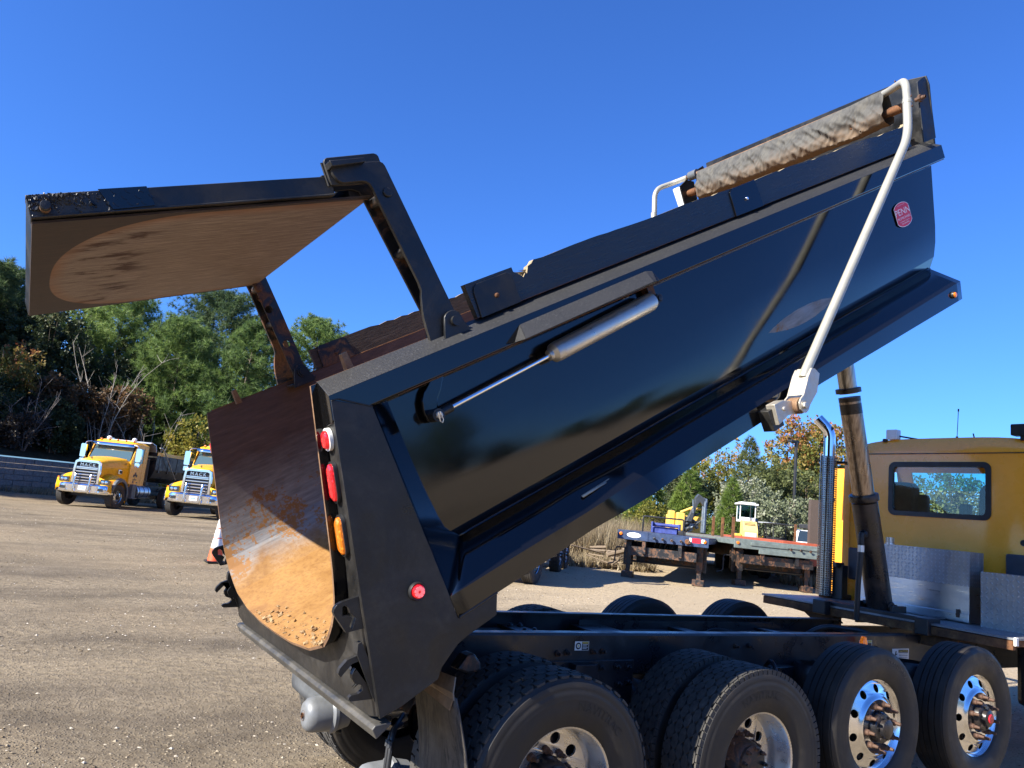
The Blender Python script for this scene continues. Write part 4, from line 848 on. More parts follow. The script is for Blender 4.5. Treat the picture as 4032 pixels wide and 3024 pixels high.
m.build('flap_strap', plain('rusty_fender_strap', (.24, .165, .10), .55, .3, .35, 9, .1), truck, solid=.006, fixn=False)
m = MB(); m.box((-.60, -.66, 1.01), (.05, .56, .05)); m.build('flap_bracket', 'rust', truck, bevel=.006)
m = MB(); m.prism([(-.50, 1.04), (-.45, 1.105), (-.41, 1.115), (-.37, 1.07), (-.36, 1.03), (-.44, 1.02)], lambda a, b, t: (a, t, b), -.95, -.86); m.build('fender_bracket', 'rustpaint', truck, bevel=.012)

# ------------------------------------------------------------------ wheels (each in its own frame, axle along -y = outward)
def tyre_mesh(R_, hw, kind, word=None, seed=0):
    m = MB(); d = .016 if kind != 'rib' else 0
    side = [(.287, hw*.78), (.297, hw*.86), (.315, hw*.90), (.335, hw*.955), (.36, hw*1.0), (.392, hw*1.02), (.42, hw*1.015), (.4255, hw*1.022), (.44, hw*1.0), (.4435, hw*1.006), (.457, hw*.98), (R_-.062, hw*.965), (R_-.058, hw*.972), (R_-.035, hw*.93), (R_-.012-d, hw*.86)]
    side = [p for i, p in enumerate(side) if i < 11 or p[0] > .457]
    if kind == 'rib':
        tr = []; edges = [(-.80, -.50), (-.44, -.18), (-.12, .12), (.18, .44), (.50, .80)]
        for a, b in reversed(edges):
            tr += [(R_-.013, hw*b+.002), (R_-.001-.006*abs(b), hw*b), (R_-.001-.006*abs(a), hw*a), (R_-.013, hw*a-.002)]
    else: tr = [(R_-d, hw*.8), (R_-d, -hw*.8)]
    prof = side+tr+[(r, -h) for r, h in reversed(side)]
    m.lathe(prof, (0, 0, 0), (0, -1, 0), 96, 0)
    if kind == 'block':
        n = 46; rr = random.Random(seed)
        for row, (a, b) in enumerate(((-.84, -.52), (-.49, -.18), (-.15, .15), (.18, .49), (.52, .84))):
            for k in range(n):
                c = 2*math.pi*(k+.5*(row % 2))/n; w_ = math.pi/n*.90; rt = R_-.004*abs(a+b)
                P = [(-.92, a), (-.5, a-.02 if row else a), (.9, a), (.98, (a+b)/2), (.9, b), (-.5, b), (-1.0, (a+b)/2+.03)]
                fn = lambda p_, q_, t: ((t)*math.cos(c+p_*w_), -q_*hw, (t)*math.sin(c+p_*w_))
                m.prism(P, fn, R_-d-.002, rt-.002*rr.random(), 1)
    elif kind == 'hex':
        n = 40
        for row, a in enumerate((-.66, -.33, 0, .33, .66)):
            for k in range(n):
                c = 2*math.pi*(k+.5*(row % 2))/n; w_ = math.pi/n*1.12; P = [(-.95, 0), (-.5, -.155), (.5, -.155), (.95, 0), (.5, .155), (-.5, .155)]
                m.prism([(p_, a+q_) for p_, q_ in P], lambda p_, q_, t: (t*math.cos(c+p_*w_), -q_*hw, t*math.sin(c+p_*w_)), R_-d-.002, R_-.003*abs(a), 1)
        for sg in (-1, 1):
            for k in range(n*2):
                c = 2*math.pi*k/n/2; w_ = math.pi/n/2*.92; m.prism([(-1, .84), (.8, .84), (1, .92), (-.8, .92)], lambda p_, q_, t: (t*math.cos(c+p_*w_), -sg*q_*hw, t*math.sin(c+p_*w_)), R_-.034, R_-.005, 1)
    if word:
        txt, r0, size, amid, mi = word
        def fn(x, y):
            a = amid-x/r0; r_ = r0+y
            h = interp([(p[0], p[1]) for p in side], r_)
            return (r_*math.cos(a), -h-.0022, r_*math.sin(a))
        m.text(txt, size, fn, mi, 1.08)
    return m
def wheel_rim(kind):
    m = MB()
    if kind == 'dish':      # outer dual: flange, then a deep barrel and a disc far inside
        m.lathe([(.284, .100), (.296, .116), (.306, .118), (.309, .112), (.306, .106)], (0, 0, 0), (0, -1, 0), 72, 0)
        m.lathe([(.296, .117), (.282, .108), (.274, .085), (.268, .03), (.262, .02), (.256, -.01), (.25, -.05)], (0, 0, 0), (0, -1, 0), 72, 0)
        ro, ri, ho, hi = .255, .12, -.035, -.055
    else:                   # polished disc pushed out past the rim
        m.lathe([(.28, .075), (.292, .104), (.305, .112), (.308, .106), (.305, .100)], (0, 0, 0), (0, -1, 0), 72, 0)
        m.lathe([(.303, .112), (.29, .108), (.281, .09), (.276, .085)], (0, 0, 0), (0, -1, 0), 72, 0)
        ro, ri, ho, hi = .276, .19, .085, .118
    N = 70; fn = lambda x, y, t: (x, -(hi+(ho-hi)*(max(0, math.hypot(x, y)-ri))/(ro-ri)+t), y)
    hr = .230 if kind != 'dish' else .20; hs = [ngon(.026 if kind != 'dish' else .03, 14, (hr*math.cos(2*math.pi*(k+.5)/10), hr*math.sin(2*math.pi*(k+.5)/10))) for k in range(10)]
    if kind == 'dish':
        m.prism(ngon(ro, N), fn, 0, -.014, 0, hs+[ngon(ri-.005, 40)])
    else:
        rm, rM = .2, .262; h_ = lambda r: hi+(ho-hi)*(r-ri)/(ro-ri)
        m.lathe([(ro, ho), (rM, h_(rM))], (0, 0, 0), (0, -1, 0), 72, 0); m.prism(ngon(rM, 72), fn, 0, -.014, 0, hs+[ngon(rm, 72)])
        m.lathe([(rm, h_(rm)), (.185, hi+.004), (.178, hi+.012), (.168, hi+.016), (.158, hi+.012), (.112, hi+.012), (.108, hi+.004), (.108, hi-.03)], (0, 0, 0), (0, -1, 0), 72, 0)
    return m, hi
def hub_mesh(kind, hi, red=False):
    m = MB()
    if kind == 'dish':
        m.lathe([(.25, -.11), (.25, -.10), (.13, -.06), (.118, -.05), (.112, .03), (.10, .05), (.098, .052), (.098, .07), (.085, .074), (.0, .074)], (0, 0, 0), (0, -1, 0), 40, 0)
        for k in range(8): a = 2*math.pi*k/8; m.lathe([(.013, 0), (.013, .02), (.007, .022), (.007, .035), (0, .036)], (.083*math.cos(a), -.070, .083*math.sin(a)), (0, -1, 0), 8, 0)
    else:
        m.lathe([(.27, .03), (.2, .035), (.11, .06), (.105, .12), (.098, .125), (.092, .165), (.085, .172), (.062, .176), (.058, .20), (.05, .205), (0, .206)], (0, 0, 0), (0, -1, 0), 40, 0)
        for k in range(6): a = 2*math.pi*k/6; m.lathe([(.009, 0), (.009, .01), (0, .011)], (.074*math.cos(a), -.172, .074*math.sin(a)), (0, -1, 0), 6, 0)
        if red: m.lathe([(.03, 0), (.034, .004), (.03, .010), (0, .011)], (0, -.206, 0), (0, -1, 0), 20, 1)
    return m
NUT = []
def nuts(kind, hi, e, spin):
    r0 = .143; b = hi+.012 if kind != 'dish' else hi
    if not NUT:
        m = MB(); m.lathe([(.022, 0), (.0225, .008), (.0185, .012), (.0185, .03), (.014, .034), (.0115, .036), (.0115, .058), (.009, .062), (.009, .07), (0, .071)], (0, 0, 0), (0, -1, 0), 10, 0)
        o = m.build('lug_nut', 'nut', e); NUT.append(o.data); bpy.data.objects.remove(o)
    for k in range(10):
        a = 2*math.pi*k/10+.1+spin; link('lug_nut', NUT[0], e, loc=(r0*math.cos(a), -b, r0*math.sin(a)))
RUB = 'rubber'; letter = plain('tyre_letter', (.10, .08, .06), .7, 0, .25, 20); letter2 = plain('tyre_letter_dark', (.007, .007, .007), .6, 0, .25, 20)
def wheel(name, parent, x, y, z, sy, R_, kind, rimk, spin=0., word=None, lm=None, red=False, rimmat='alup', inner=False, seed=0):
    e = bpy.data.objects.new(name, None); COL.objects.link(e); e.parent = parent; e.location = (x, y, z); e.rotation_euler = (0, 0, 0 if sy < 0 else math.pi)
    sp = Matrix.Rotation(spin, 4, 'Y')
    tyre_mesh(R_, .14, kind, word, seed).build('tyre', [RUB, 'tread', lm or letter], e, ang=32)
    rm, hi = wheel_rim('dish' if inner else rimk); rm.build('rim', rimmat, e, sp, ang=30)
    if not inner:
        hub_mesh(rimk, hi, red).build('hub', ['rustpaint' if rimk == 'dish' else 'hoistb', 'red'], e, sp); nuts(rimk, hi, e, spin)
    return e
ZD = .53
for sy in (-1, 1):
    for x, kind, sd in ((0, 'block', 1), (1.3975, 'hex', 2)):
        wd = ('NAVITRAC', .392, .062, R(96 if x else 62), 2) if sy < 0 else None
        wheel('wheel', truck, x, sy*1.085, ZD, sy, .535, kind, 'dish', .25+x, wd, letter2, rimmat='steelrim', seed=sd)
        wheel('wheel', truck, x, sy*.745, ZD, sy, .535, kind, 'dish', 0, None, rimmat='steelrim', inner=True, seed=sd+3)
    for x, wd, red in ((2.5146, ('TRANSMAX', .412, .045, R(62), 2), False), (3.7766, ('GROUNDSPEED', .412, .040, R(58), 2), True)):
        wheel('wheel', truck, x, sy*1.085, .684, sy, .492, 'rib', 'convex', .3 if red else .05, wd if sy < 0 else None, None, red)

# ------------------------------------------------------------------ deck behind the cab, tanks, stack
m = MB(); m.box((4.86, 0, 1.229), (1.10, 2.44, .012), mi=0); UVD = [(0, 0)]
def uvbox(m, c, d, mi=0):
    x0, x1 = c[0]-d[0]/2, c[0]+d[0]/2; y0, y1 = c[1]-d[1]/2, c[1]+d[1]/2; z0, z1 = c[2]-d[2]/2, c[2]+d[2]/2
    for vs, uv in (([(x0, y0, z1), (x1, y0, z1), (x1, y1, z1), (x0, y1, z1)], [(x0, y0), (x1, y0), (x1, y1), (x0, y1)]), ([(x0, y0, z0), (x0, y1, z0), (x1, y1, z0), (x1, y0, z0)], [(x0, y0), (x0, y1), (x1, y1), (x1, y0)]),
                   ([(x0, y1, z0), (x0, y0, z0), (x0, y0, z1), (x0, y1, z1)], [(y1, z0), (y0, z0), (y0, z1), (y1, z1)]), ([(x1, y0, z0), (x1, y1, z0), (x1, y1, z1), (x1, y0, z1)], [(y0, z0), (y1, z0), (y1, z1), (y0, z1)]),
                   ([(x0, y0, z0), (x1, y0, z0), (x1, y0, z1), (x0, y0, z1)], [(x0, z0), (x1, z0), (x1, z1), (x0, z1)]), ([(x1, y1, z0), (x0, y1, z0), (x0, y1, z1), (x1, y1, z1)], [(x1, z0), (x0, z0), (x0, z1), (x1, z1)])):
        m.add(vs, [(0, 1, 2, 3)], mi, False, uv)
m = MB(); uvbox(m, (4.86, 0, 1.226), (1.10, 2.44, .016)); deck = m.build('deck_plate', 'deck', truck)
m = MB(); m.box((4.335, 0, 1.175), (.05, 2.40, .07)); 
for sy in (-1, 1):
    m.prism([(.36, 1.215), (1.2, 1.215), (1.2, 1.16), (.75, 1.12), (.62, 1.04), (.36, 1.04)], lambda a, b, t: (t, sy*a, b), 4.38, 4.42)
    m.box((4.86, sy*.42, 1.165), (1.08, .06, .09)); m.box((4.86, sy*1.18, 1.19), (1.08, .05, .05))
m.build('deck_frame', 'rust', deck, bevel=.004)
m = MB(); m.box((4.33, -1.215, 1.207), (.045, .02, .065)); m.build('deck_corner', 'cream', deck, bevel=.004)
m = MB(); m.box((4.40, 0, 1.205), (.16, 1.05, .13)); m.box((4.34, .48, 1.21), (.22, .14, .13)); m.box((4.36, -.50, 1.20), (.2, .12, .14)); m.box((4.75, -.33, 1.246), (.5, .1, .018))
m.build('hoist_mount', 'frame', truck, bevel=.012)
m = MB(); uvbox(m, (5.02, -.043, 1.715), (.245, 1.065, .31), 0); uvbox(m, (5.0205, -.043, 1.402), (.24, 1.06, .315), 1)
m.box((4.896, -.043, 1.285), (.012, 1.06, .07), mi=1)
tank = m.build('hydraulic_tank', ['plate', 'alu'], truck, bevel=.004)
m = MB(); m.cyl((4.93, .20, 1.87), (4.93, .20, 1.885), .042, 20, 0)
for k in range(20):
    a = 2*math.pi*k/20; m.box((4.93+.033*math.cos(a), .20+.033*math.sin(a), 1.912), (.009, .007, .05), Matrix.Rotation(a, 3, 'Z'), 1)
m.cyl((4.93, .20, 1.885), (4.93, .20, 1.938), .032, 20, 1); m.build('filler_cap', ['alu', 'steelrim'], tank)
m = MB(); m.tube([(4.885, -.48, 1.28), (4.885, -.48, 1.35)], .014, 10); m.lathe([(.016, 0), (.018, .006), (.016, .012)], (4.885, -.48, 1.30), (0, 0, 1), 10); m.build('sight_gauge', 'nut', tank)
m = MB(); uvbox(m, (5.12, -.98, 1.465), (.50, .59, .485)); m.build('storage_box', m_plate('box_plate', (.60, .60, .58), .042, .85, .4), truck, bevel=.004)
# exhaust: perforated guard (real holes), pipe, chrome elbow
m = MB(); cx, cy, r_ = 5.16, 1.075, .092; rows, cols = 62, 14; a0, a1 = R(95), R(300); hz = (2.775-1.262)/rows
for j in range(rows):
    for i in range(cols):
        big = j in (5, 7) and i in (4, 5) and False
        da = (a1-a0)/cols; ac = a0+da*(i+.5); zc = 1.262+hz*(j+.5); sx = r_*da/2
        P = [(1, 0), (1, 1), (0, 1), (-1, 1), (-1, 0), (-1, -1), (0, -1), (1, -1)]; hr = min(sx, hz/2)*.58; off = .5*hz*0
        def q(px, pz): return (cx+r_*math.cos(ac+px/r_), cy+r_*math.sin(ac+px/r_), zc+pz)
        outr = [q(a*sx, b*hz/2) for a, b in P]; inn = [q(hr*math.cos(k*math.pi/4), hr*math.sin(k*math.pi/4)) for k in range(8)]
        m.add(outr+inn, [(k, (k+1) % 8, 8+(k+1) % 8, 8+k) for k in range(8)], 0)
m.build('stack_guard', m_brushed('guard_steel', (.30, .295, .29), .24, .9, (3, 3, 3)), truck, fixn=False)
m = MB(); m.tube([(cx, cy, 1.24), (cx, cy, 2.74)], .062, 24, 0); m.tube(arc([(cx, cy, 2.7), (cx, cy, 3.06), (cx-.09, cy+.10, 3.20)], .16, 10), .0605, 28, 1, False); m.lathe([(.0605, 0), (.056, 0), (.056, -.2)], (cx-.09, cy+.10, 3.20), (-.45, .5, .7), 28, 2)
m.build('exhaust_stack', ['rust', 'chrome', 'blackp'], truck)
m = MB(); m.box((5.24, .95, 1.42), (.10, .12, .36)); m.box((5.19, .94, 1.60), (.14, .05, .05)); m.box((5.3, 1.02, 1.262), (.22, .2, .05)); m.build('stack_bracket', 'frame', truck, bevel=.006)
m = MB(); m.box((5.30, 1.0, 2.72), (.1, .12, .03)); m.build('stack_bracket', 'frame', truck, bevel=.006)

# ------------------------------------------------------------------ cab
CX0, CX1, HWY = 5.42, 6.75, 1.06
m = MB(); win = rrect(-.49, 2.205, .50, 2.725, .06, 6)
rear = [(-HWY, 1.16), (HWY, 1.16), (HWY, 2.76), (HWY-.03, 2.832), (-HWY+.03, 2.832), (-HWY, 2.76)]
m.prism(rear, lambda a, b, t: (CX0+t, a, b), 0, .03, 0, [win])
for sy in (-1, 1):
    m.prism([(CX0+.03, 1.16), (CX1, 1.16), (CX1+.05, 2.1), (CX1-.28, 2.832), (CX0+.03, 2.832)], lambda a, b, t: (a, sy*t, b), HWY-.03, HWY, 0, [[(CX0+.42, 2.15), (CX1-.08, 2.10), (CX1-.30, 2.72), (CX0+.42, 2.72)]] if sy < 0 else [[(CX0+.30, 1.3), (CX1-.06, 1.3), (CX1-.04, 2.10), (CX1-.28, 2.74), (CX0+.30, 2.74)]])
m.prism([(-HWY+.03, 1.16), (HWY-.03, 1.16), (HWY-.03, 2.80), (-HWY+.03, 2.80)], lambda a, b, t: (CX1+t-.38*max(0, (b-2.1)/.73), a, b), 0, .03, 0, [[(-.93, 2.16), (.93, 2.16), (.86, 2.74), (-.86, 2.74)]])
m.box(((CX0+CX1)/2, 0, 1.18), (CX1-CX0-.1, 2.04, .03))
cab = m.build('cab', 'yellow', truck, bevel=.004)
m = MB(); g = []   # crowned roof
for i in range(13):
    t = i/12; x = CX0-.004+(CX1-.30-CX0)*t; row = []
    for k in range(17):
        s_ = k/16; y = (-1+2*s_)*(HWY-.005); e = 1-abs(2*s_-1)**4; e2 = 1-(1-min(1, t/.10))**2.2 if t < .10 else 1
        ef = 1 if t < .9 else 1-((t-.9)/.1)**2*.6
        row.append((x+(.04*(1-e)*(t < .3)), y, 2.838+.125*(.28+.72*e2)*ef*(.55+.45*e)+.045*e*e2*ef))
    g.append(row)
for i, row in enumerate(list(g)):
    pass
base = [(x+.0, y, 2.838) for x, y, z in g[0]]; m.sheet([base]+g); 
for sd in (0, -1): m.sheet([[(r_[sd][0], r_[sd][1], 2.838) for r_ in g], [r_[sd] for r_ in g]])
m.build('cab_roof', 'yellow', cab, ang=40, fixn=False)
m = MB(); wi = rrect(-.462, 2.232, .472, 2.698, .042, 6); wo = rrect(-.512, 2.183, .522, 2.747, .07, 6); m.prism(wo, lambda a, b, t: (CX0+t, a, b), -.014, .02, 0, [wi]); m.build('window_seal', 'blackp', cab, bevel=.003)
m = MB(); m.prism(wi, lambda a, b, t: (CX0+.01+t, a, b), 0, .004); m.build('rear_window', m_clear('rear_glass', (.86, .95, .94), .9), cab)
m = MB(); m.add([(CX1-.02+.01, -.94, 2.15), (CX1-.01, .94, 2.15), (CX1-.22, .87, 2.55), (CX1-.22, -.87, 2.55)], [(0, 1, 2, 3)], 0); m.add([(CX1-.22, -.87, 2.55), (CX1-.22, .87, 2.55), (CX1-.335, .87, 2.75), (CX1-.335, -.87, 2.75)], [(0, 1, 2, 3)], 1)
m.build('windscreen', [m_clear('screen_glass', (.92, .98, .97), .9), m_clear('screen_tint', (.22, .72, .80), .9)], cab)
m = MB(); m.add([(CX0+.05, -1.0, 2.80), (CX1-.35, -1.0, 2.80), (CX1-.35, 1.0, 2.80), (CX0+.05, 1.0, 2.80)], [(0, 1, 2, 3)]); m.build('headlining', 'inner', cab)
for y in (.65, -.50):
    m = MB(); yc = y
    m.prism(rrect(-.24, 1.3, .24, 2.56, .09, 5), lambda a, b, t: (5.62+t+.06*(b-1.3), yc+a, b), 0, .14)
    m.prism(rrect(-.055, 1.75, .055, 2.44 if y > 0 else 2.36, .03, 4), lambda a, b, t: (5.78+t, (yc-.28 if y > 0 else yc+.43)+a, b), 0, .08); m.box((5.9, yc, 1.6), (.5, .5, .14)); m.build('seat', 'seat', cab, bevel=.02)
m = MB(); m.tube([(6.32+.06*math.cos(a), -.02+.23*math.sin(a)+.08, 2.07+.20*math.cos(a)) for a in np.linspace(0, 2*math.pi, 33)], .016, 10); m.box((6.5, 0, 1.9), (.35, 1.9, .38)); m.build('dashboard', 'inner', cab, bevel=.01)
m = MB()
for y, z in [(.93-.01*(k % 2), 1.35+.115*k) for k in range(13)]+[(.82, 2.15), (.79, 2.02), (.82, 1.9)]: m.lathe([(0, .004), (.007, .003), (.009, 0)], (CX0, y, z), (-1, 0, 0), 8)
m.box((CX0-.002, .975, 2.0), (.008, .006, 1.6)); m.build('cab_rivet', 'yellow', cab)
m = MB(); m.lathe([(0, .012), (.026, .01), (.03, 0)], (CX0, -.79, 2.0), (-1, 0, 0), 18); m.build('cab_plug', 'blackp', cab)
for y, z in ((.80, 1.63), (-.80, 1.72)):
    m = MB(); m.box((CX0-.045, y, z), (.09, .26, .34)); m.build('cab_vent', plain('slate_plastic', (.035, .042, .055), .5), cab, bevel=.02)
m = MB(); m.box((CX0-.006, 0, 2.835), (.004, 2.06, .008)); m.build('roof_seam', 'ink', cab)
m = MB(); m.lathe([(.028, 0), (.028, .028), (.02, .036), (0, .038)], (5.5, .625, 2.975), (0, 0, 1), 16); m.build('roof_sensor', 'blackp', cab)
m = MB(); m.prism(rrect(-.062, -.05, .062, .055, .008, 2), lambda a, b, t: (5.47+t, .535+a, 3.052+b), 0, .07, 0); m.prism(rrect(-.045, -.036, .045, .04, .005, 2), lambda a, b, t: (5.47+t, .535+a, 3.052+b), -.004, 0, 0); m.tube([(5.52, .48, 3.04), (5.62, .30, 3.01), (5.75, .1, 3.02)], .009, 8, 1)
m.build('work_lamp', ['white', 'blackp'], cab)
m = MB(); m.prism(rrect(-.10, -.055, .10, .055, .012, 3), lambda a, b, t: (5.45+t, -.77+a, 3.06+b), 0, .09); m.prism(rrect(-.075, -.04, .075, .04, .01, 3), lambda a, b, t: (5.45+t, -.77+a, 3.06+b), -.006, 0); m.box((5.5, -.77, 2.99), (.06, .05, .06)); m.build('work_lamp', 'blackp', cab)
m = MB(); m.tube([(5.52, -.135, 3.0), (5.50, -.158, 3.285)], .0035, 8, 0); m.tube([(5.50, -.158, 3.275), (5.50, -.159, 3.30)], .008, 8, 0); m.lathe([(.014, 0), (.01, .02), (0, .022)], (5.52, -.135, 3.0), (0, 0, 1), 10); m.build('antenna', 'blackp', cab)
m = MB(); m.tube([(5.55, -.29, 3.0), (5.55, -.278, 3.05)], .007, 8); m.build('antenna', 'blackp', cab)
# driver's door standing open, with grab rails
m = MB(); dy0, dy1 = HWY+.03, 2.02
m.prism([(dy0, 1.24), (dy1-.04, 1.22), (dy1, 1.28), (dy1-.055, 2.72), (dy1-.10, 2.78), (dy0, 2.78)], lambda a, b, t: (6.42+t, a, b), 0, .05, 0, [[(dy0+.15, 2.15), (dy1-.26, 2.12), (dy1-.28, 2.66), (dy0+.15, 2.66)]])
m.prism([(dy0+.06, 1.34), (dy1-.08, 1.33), (dy1-.09, 2.02), (dy0+.06, 2.02)], lambda a, b, t: (6.42+t, a, b), -.02, 0, 0)
door = m.build('cab_door', 'yellow', truck, bevel=.012)
m = MB(); m.tube(arc([(6.40, dy1-.14, 2.70), (6.34, dy1-.11, 2.62), (6.34, dy1-.11, 1.6), (6.34, dy1-.2, 1.38)], .2, 8), .018, 12, 0); m.tube(arc([(6.41, dy1-.16, 2.38), (6.34, dy1-.05, 2.36), (6.34, dy1-.045, 1.56), (6.41, dy1-.16, 1.52)], .08, 6), .013, 12, 1); m.build('grab_rail', ['greyp', 'chrome'], door)
m = MB(); m.box((6.41, dy1-.08, 1.98), (.03, .045, .05)); m.build('door_latch', 'blackp', door)
# sun visor stub, front of the cab and bonnet (ahead, out of the frame)
m = MB(); g = [[(x, y*(1.02-.10*t), z) for y in (-1, -.8, -.4, 0, .4, .8, 1)] for t, x, z in ((0, 6.78, 2.08), (.4, 7.4, 2.02), (.8, 8.1, 1.92), (1, 8.35, 1.75), (1, 8.4, 1.0))]
m.sheet(g)
for sd in (0, -1): m.sheet([[r_[sd] for r_ in g[:4]], [(r_[sd][0], r_[sd][1], 1.0) for r_ in g[:4]]])
m.build('bonnet', 'yellow', truck)
for sy in (-1, 1): wheel('wheel', truck, 7.75, sy*1.07, .53, sy, .535, 'rib', 'convex', 0)
m = MB(); m.box((6.2, -.9, .82), (1.3, .5, .56)); m.build('fuel_tank', 'frame', truck, bevel=.05)

# ------------------------------------------------------------------ background trucks (x forward from the front axle, z up from the ground)
def bg_wheel(name, parent, x, y, z, sy, steer=0., convex=True, dual=False):
    e = bpy.data.objects.new(name, None); COL.objects.link(e); e.parent = parent; e.location = (x, y, z); e.rotation_euler = (0, 0, (0 if sy < 0 else math.pi)+steer)
    if 'bgt' not in MAT:
        m = MB(); R_, hw = .53, .15; prof = [(.287, hw*.8), (.33, hw*.95), (.40, hw), (.47, hw*.97), (.51, hw*.88), (.518, hw*.8)]
        for b, a in ((.8, .5), (.44, .18), (.12, -.12), (-.18, -.44), (-.5, -.8)): prof += [(.518, hw*b+.003), (R_, hw*b), (R_, hw*a), (.518, hw*a-.003)]
        prof += [(.51, -hw*.88), (.40, -hw), (.287, -hw*.8)]; m.lathe(prof, (0, 0, 0), (0, -1, 0), 48); o = m.build('tyre', plain('grey_dusty_tyre', (.035, .031, .027), .8, 0, .4, 8), e); MAT['bgt'] = o.data
        m = MB(); m.lathe([(.28, .07), (.305, .115), (.308, .10), (.276, .09), (.26, .09), (.19, .12), (.12, .125), (.115, .1)], (0, 0, 0), (0, -1, 0), 40)
        for k in range(10): a = 2*math.pi*k/10; m.lathe([(.018, 0), (.012, .03), (0, .032)], (.143*math.cos(a), -.12, .143*math.sin(a)), (0, -1, 0), 8)
        o2 = m.build('rim', 'alup', e); MAT['bgr'] = o2.data
        m = MB(); m.lathe([(.26, -.02), (.12, .06), (.10, .12), (.09, .16), (.05, .19), (0, .19)], (0, 0, 0), (0, -1, 0), 24)
        for k in range(10): a = 2*math.pi*(k+.5)/10; m.lathe([(.028, .002), (0, .003)], (.228*math.cos(a), -.103, .228*math.sin(a)), (0, -1, 0), 10)
        o3 = m.build('hub', 'blackp', e); MAT['bgh'] = o3.data
    else:
        link('tyre', MAT['bgt'], e); link('rim', MAT['bgr'], e); link('hub', MAT['bgh'], e)
    return e
yb = plain('fleet_yellow', (.82, .40, .012), .3, 0, .05, 3, coat=.15, coatr=.1, spec=.35)
def heavy_truck(label, loc, rz, number, group=None, bed=True):
    t = thing('heavy_truck', label, 'truck', loc, rz, group); B = lambda n, mb, ms, **k: mb.build(n, ms, t, **k)
    # bonnet lofted from the grille back to the windscreen
    secs = [(.62, .53, 1.02, 1.98), (.55, .56, 1.02, 2.04), (.1, .66, 1.02, 2.12), (-.5, .80, 1.05, 2.19), (-1.05, .93, 1.10, 2.26)]; g = []
    for x, hw, z0, z1 in secs: g.append([(x, -hw, z0), (x, -hw, z0+(z1-z0)*.55), (x, -hw*.97, z1-.16), (x, -hw*.82, z1-.04), (x, -hw*.4, z1), (x, 0, z1+.015), (x, hw*.4, z1), (x, hw*.82, z1-.04), (x, hw*.97, z1-.16), (x, hw, z0+(z1-z0)*.55), (x, hw, z0)])
    m = MB(); m.sheet(g); m.add(g[0], [tuple(range(11))])
    for sy in (-1, 1): m.text(number, .13, lambda x, y: (-.78-sy*x*-1 if False else -.80+(-x if sy > 0 else x), sy*(.885), 2.0+y), 1)
    hood = B('bonnet', m, [yb, 'ink'], ang=50)
    for sy in (-1, 1):
        m = MB(); g = []   # flared wing over the front wheel
        for k in range(13):
            a = R(205-190*k/12-5); r1 = .70; x = -.0+r1*math.cos(a)*1.02; z = .56+.74*math.sin(a)
            g.append([(x, sy*.62, min(z+.10, 1.5)+.12), (x, sy*.95, z+.14), (x, sy*1.13, z+.07), (x, sy*1.2, z-.02), (x, sy*1.19, z-.09)])
        m.sheet(g); front = g[-1]; m.add([(.72, sy*.60, 1.30), (.72, sy*1.18, 1.14), (.74, sy*1.19, .74), (.74, sy*.60, .74)], [(0, 1, 2, 3)]); m.add([g[-1][0], g[-1][1], g[-1][3], (.72, sy*1.18, 1.14), (.72, sy*.60, 1.30)], [(0, 1, 2, 3, 4)])
        B('wing', m, yb, ang=50, solid=.012, fixn=False)
        m = MB(); gg = []
        for k in range(13):
            a = R(195-175*k/12); x = .70*math.cos(a)*1.02; z = .56+.74*math.sin(a); n_ = Vector((math.cos(a), 0, math.sin(a)))
            gg.append([(x+n_.x*.02, sy*1.10, z+n_.z*.05+.02), (x+n_.x*.02, sy*1.245, z+n_.z*.03), (x-n_.x*.07, sy*1.245, z-n_.z*.09), (x-n_.x*.07, sy*1.15, z-n_.z*.09)])
        m.sheet(gg); B('wing_trim', m, 'greyp', solid=.012, fixn=False, ang=40)
        m = MB(); m.prism([(-.22, -.10), (.20, -.10), (.22, .10), (-.20, .115)], lambda a, b, tt: (.745+tt, sy*(.86)+a*-sy if False else sy*(.88+a), 1.12+b), -.02, .01, 0); 
        for yy in (.80, .95): m.lathe([(.07, .0), (.06, .02), (0, .03)], (.755, sy*yy, 1.12), (1, 0, 0), 14, 1)
        m.prism([(.10, -.10), (.30, -.09), (.31, .09), (.12, .10)], lambda a, b, tt: (.735-.25*max(0, a-.12)+tt, sy*(.88+a), 1.12+b), -.02, .012, 2); B('headlight', m, ['glass', 'chrome', 'amberlens'])
        m = MB(); c0 = (-1.28, sy*1.13, 2.42); m.tube(arc([(-1.10, sy*.97, 2.90), (-1.05, sy*1.22, 2.86), (-1.05, sy*1.24, 2.05), (-1.15, sy*.98, 1.98)], .12, 5), .018, 8, 0)
        m.prism(rrect(-.12, -.30, .12, .30, .05, 4), lambda a, b, tt: (-1.06+tt, sy*1.27+a, 2.45+b), -.06, .04, 0); m.prism(rrect(-.10, -.10, .10, .10, .04, 4), lambda a, b, tt: (-1.04+tt, sy*1.27+a, 2.0+b), -.05, .03, 0); B('wing_mirror', m, 'chrome')
        m = MB(); m.box((-.55, sy*.815, 1.62), (.36, .05, .2), mi=0); m.box((-.57, sy*.83, 1.62), (.25, .05, .14), mi=1); B('bonnet_vent', m, ['chrome', 'ink'], bevel=.02)
        bg_wheel('wheel', t, 0, sy*1.05, .53, sy, R(-8))
        if bed:
            for x in (-4.9, -6.27): bg_wheel('wheel', t, x, sy*1.07, .53, sy)
        else:
            for x in (-4.1, -5.45): bg_wheel('wheel', t, x, sy*1.07, .53, sy)
        m = MB(); m.tube([(-1.75, sy*.88, .80), (-3.05, sy*.88, .80)], .31, 24, 0)
        for x in (-1.95, -2.4, -2.85): m.lathe([(.315, -.03), (.32, 0), (.315, .03)], (x, sy*.88, .80), (1, 0, 0), 24, 1)
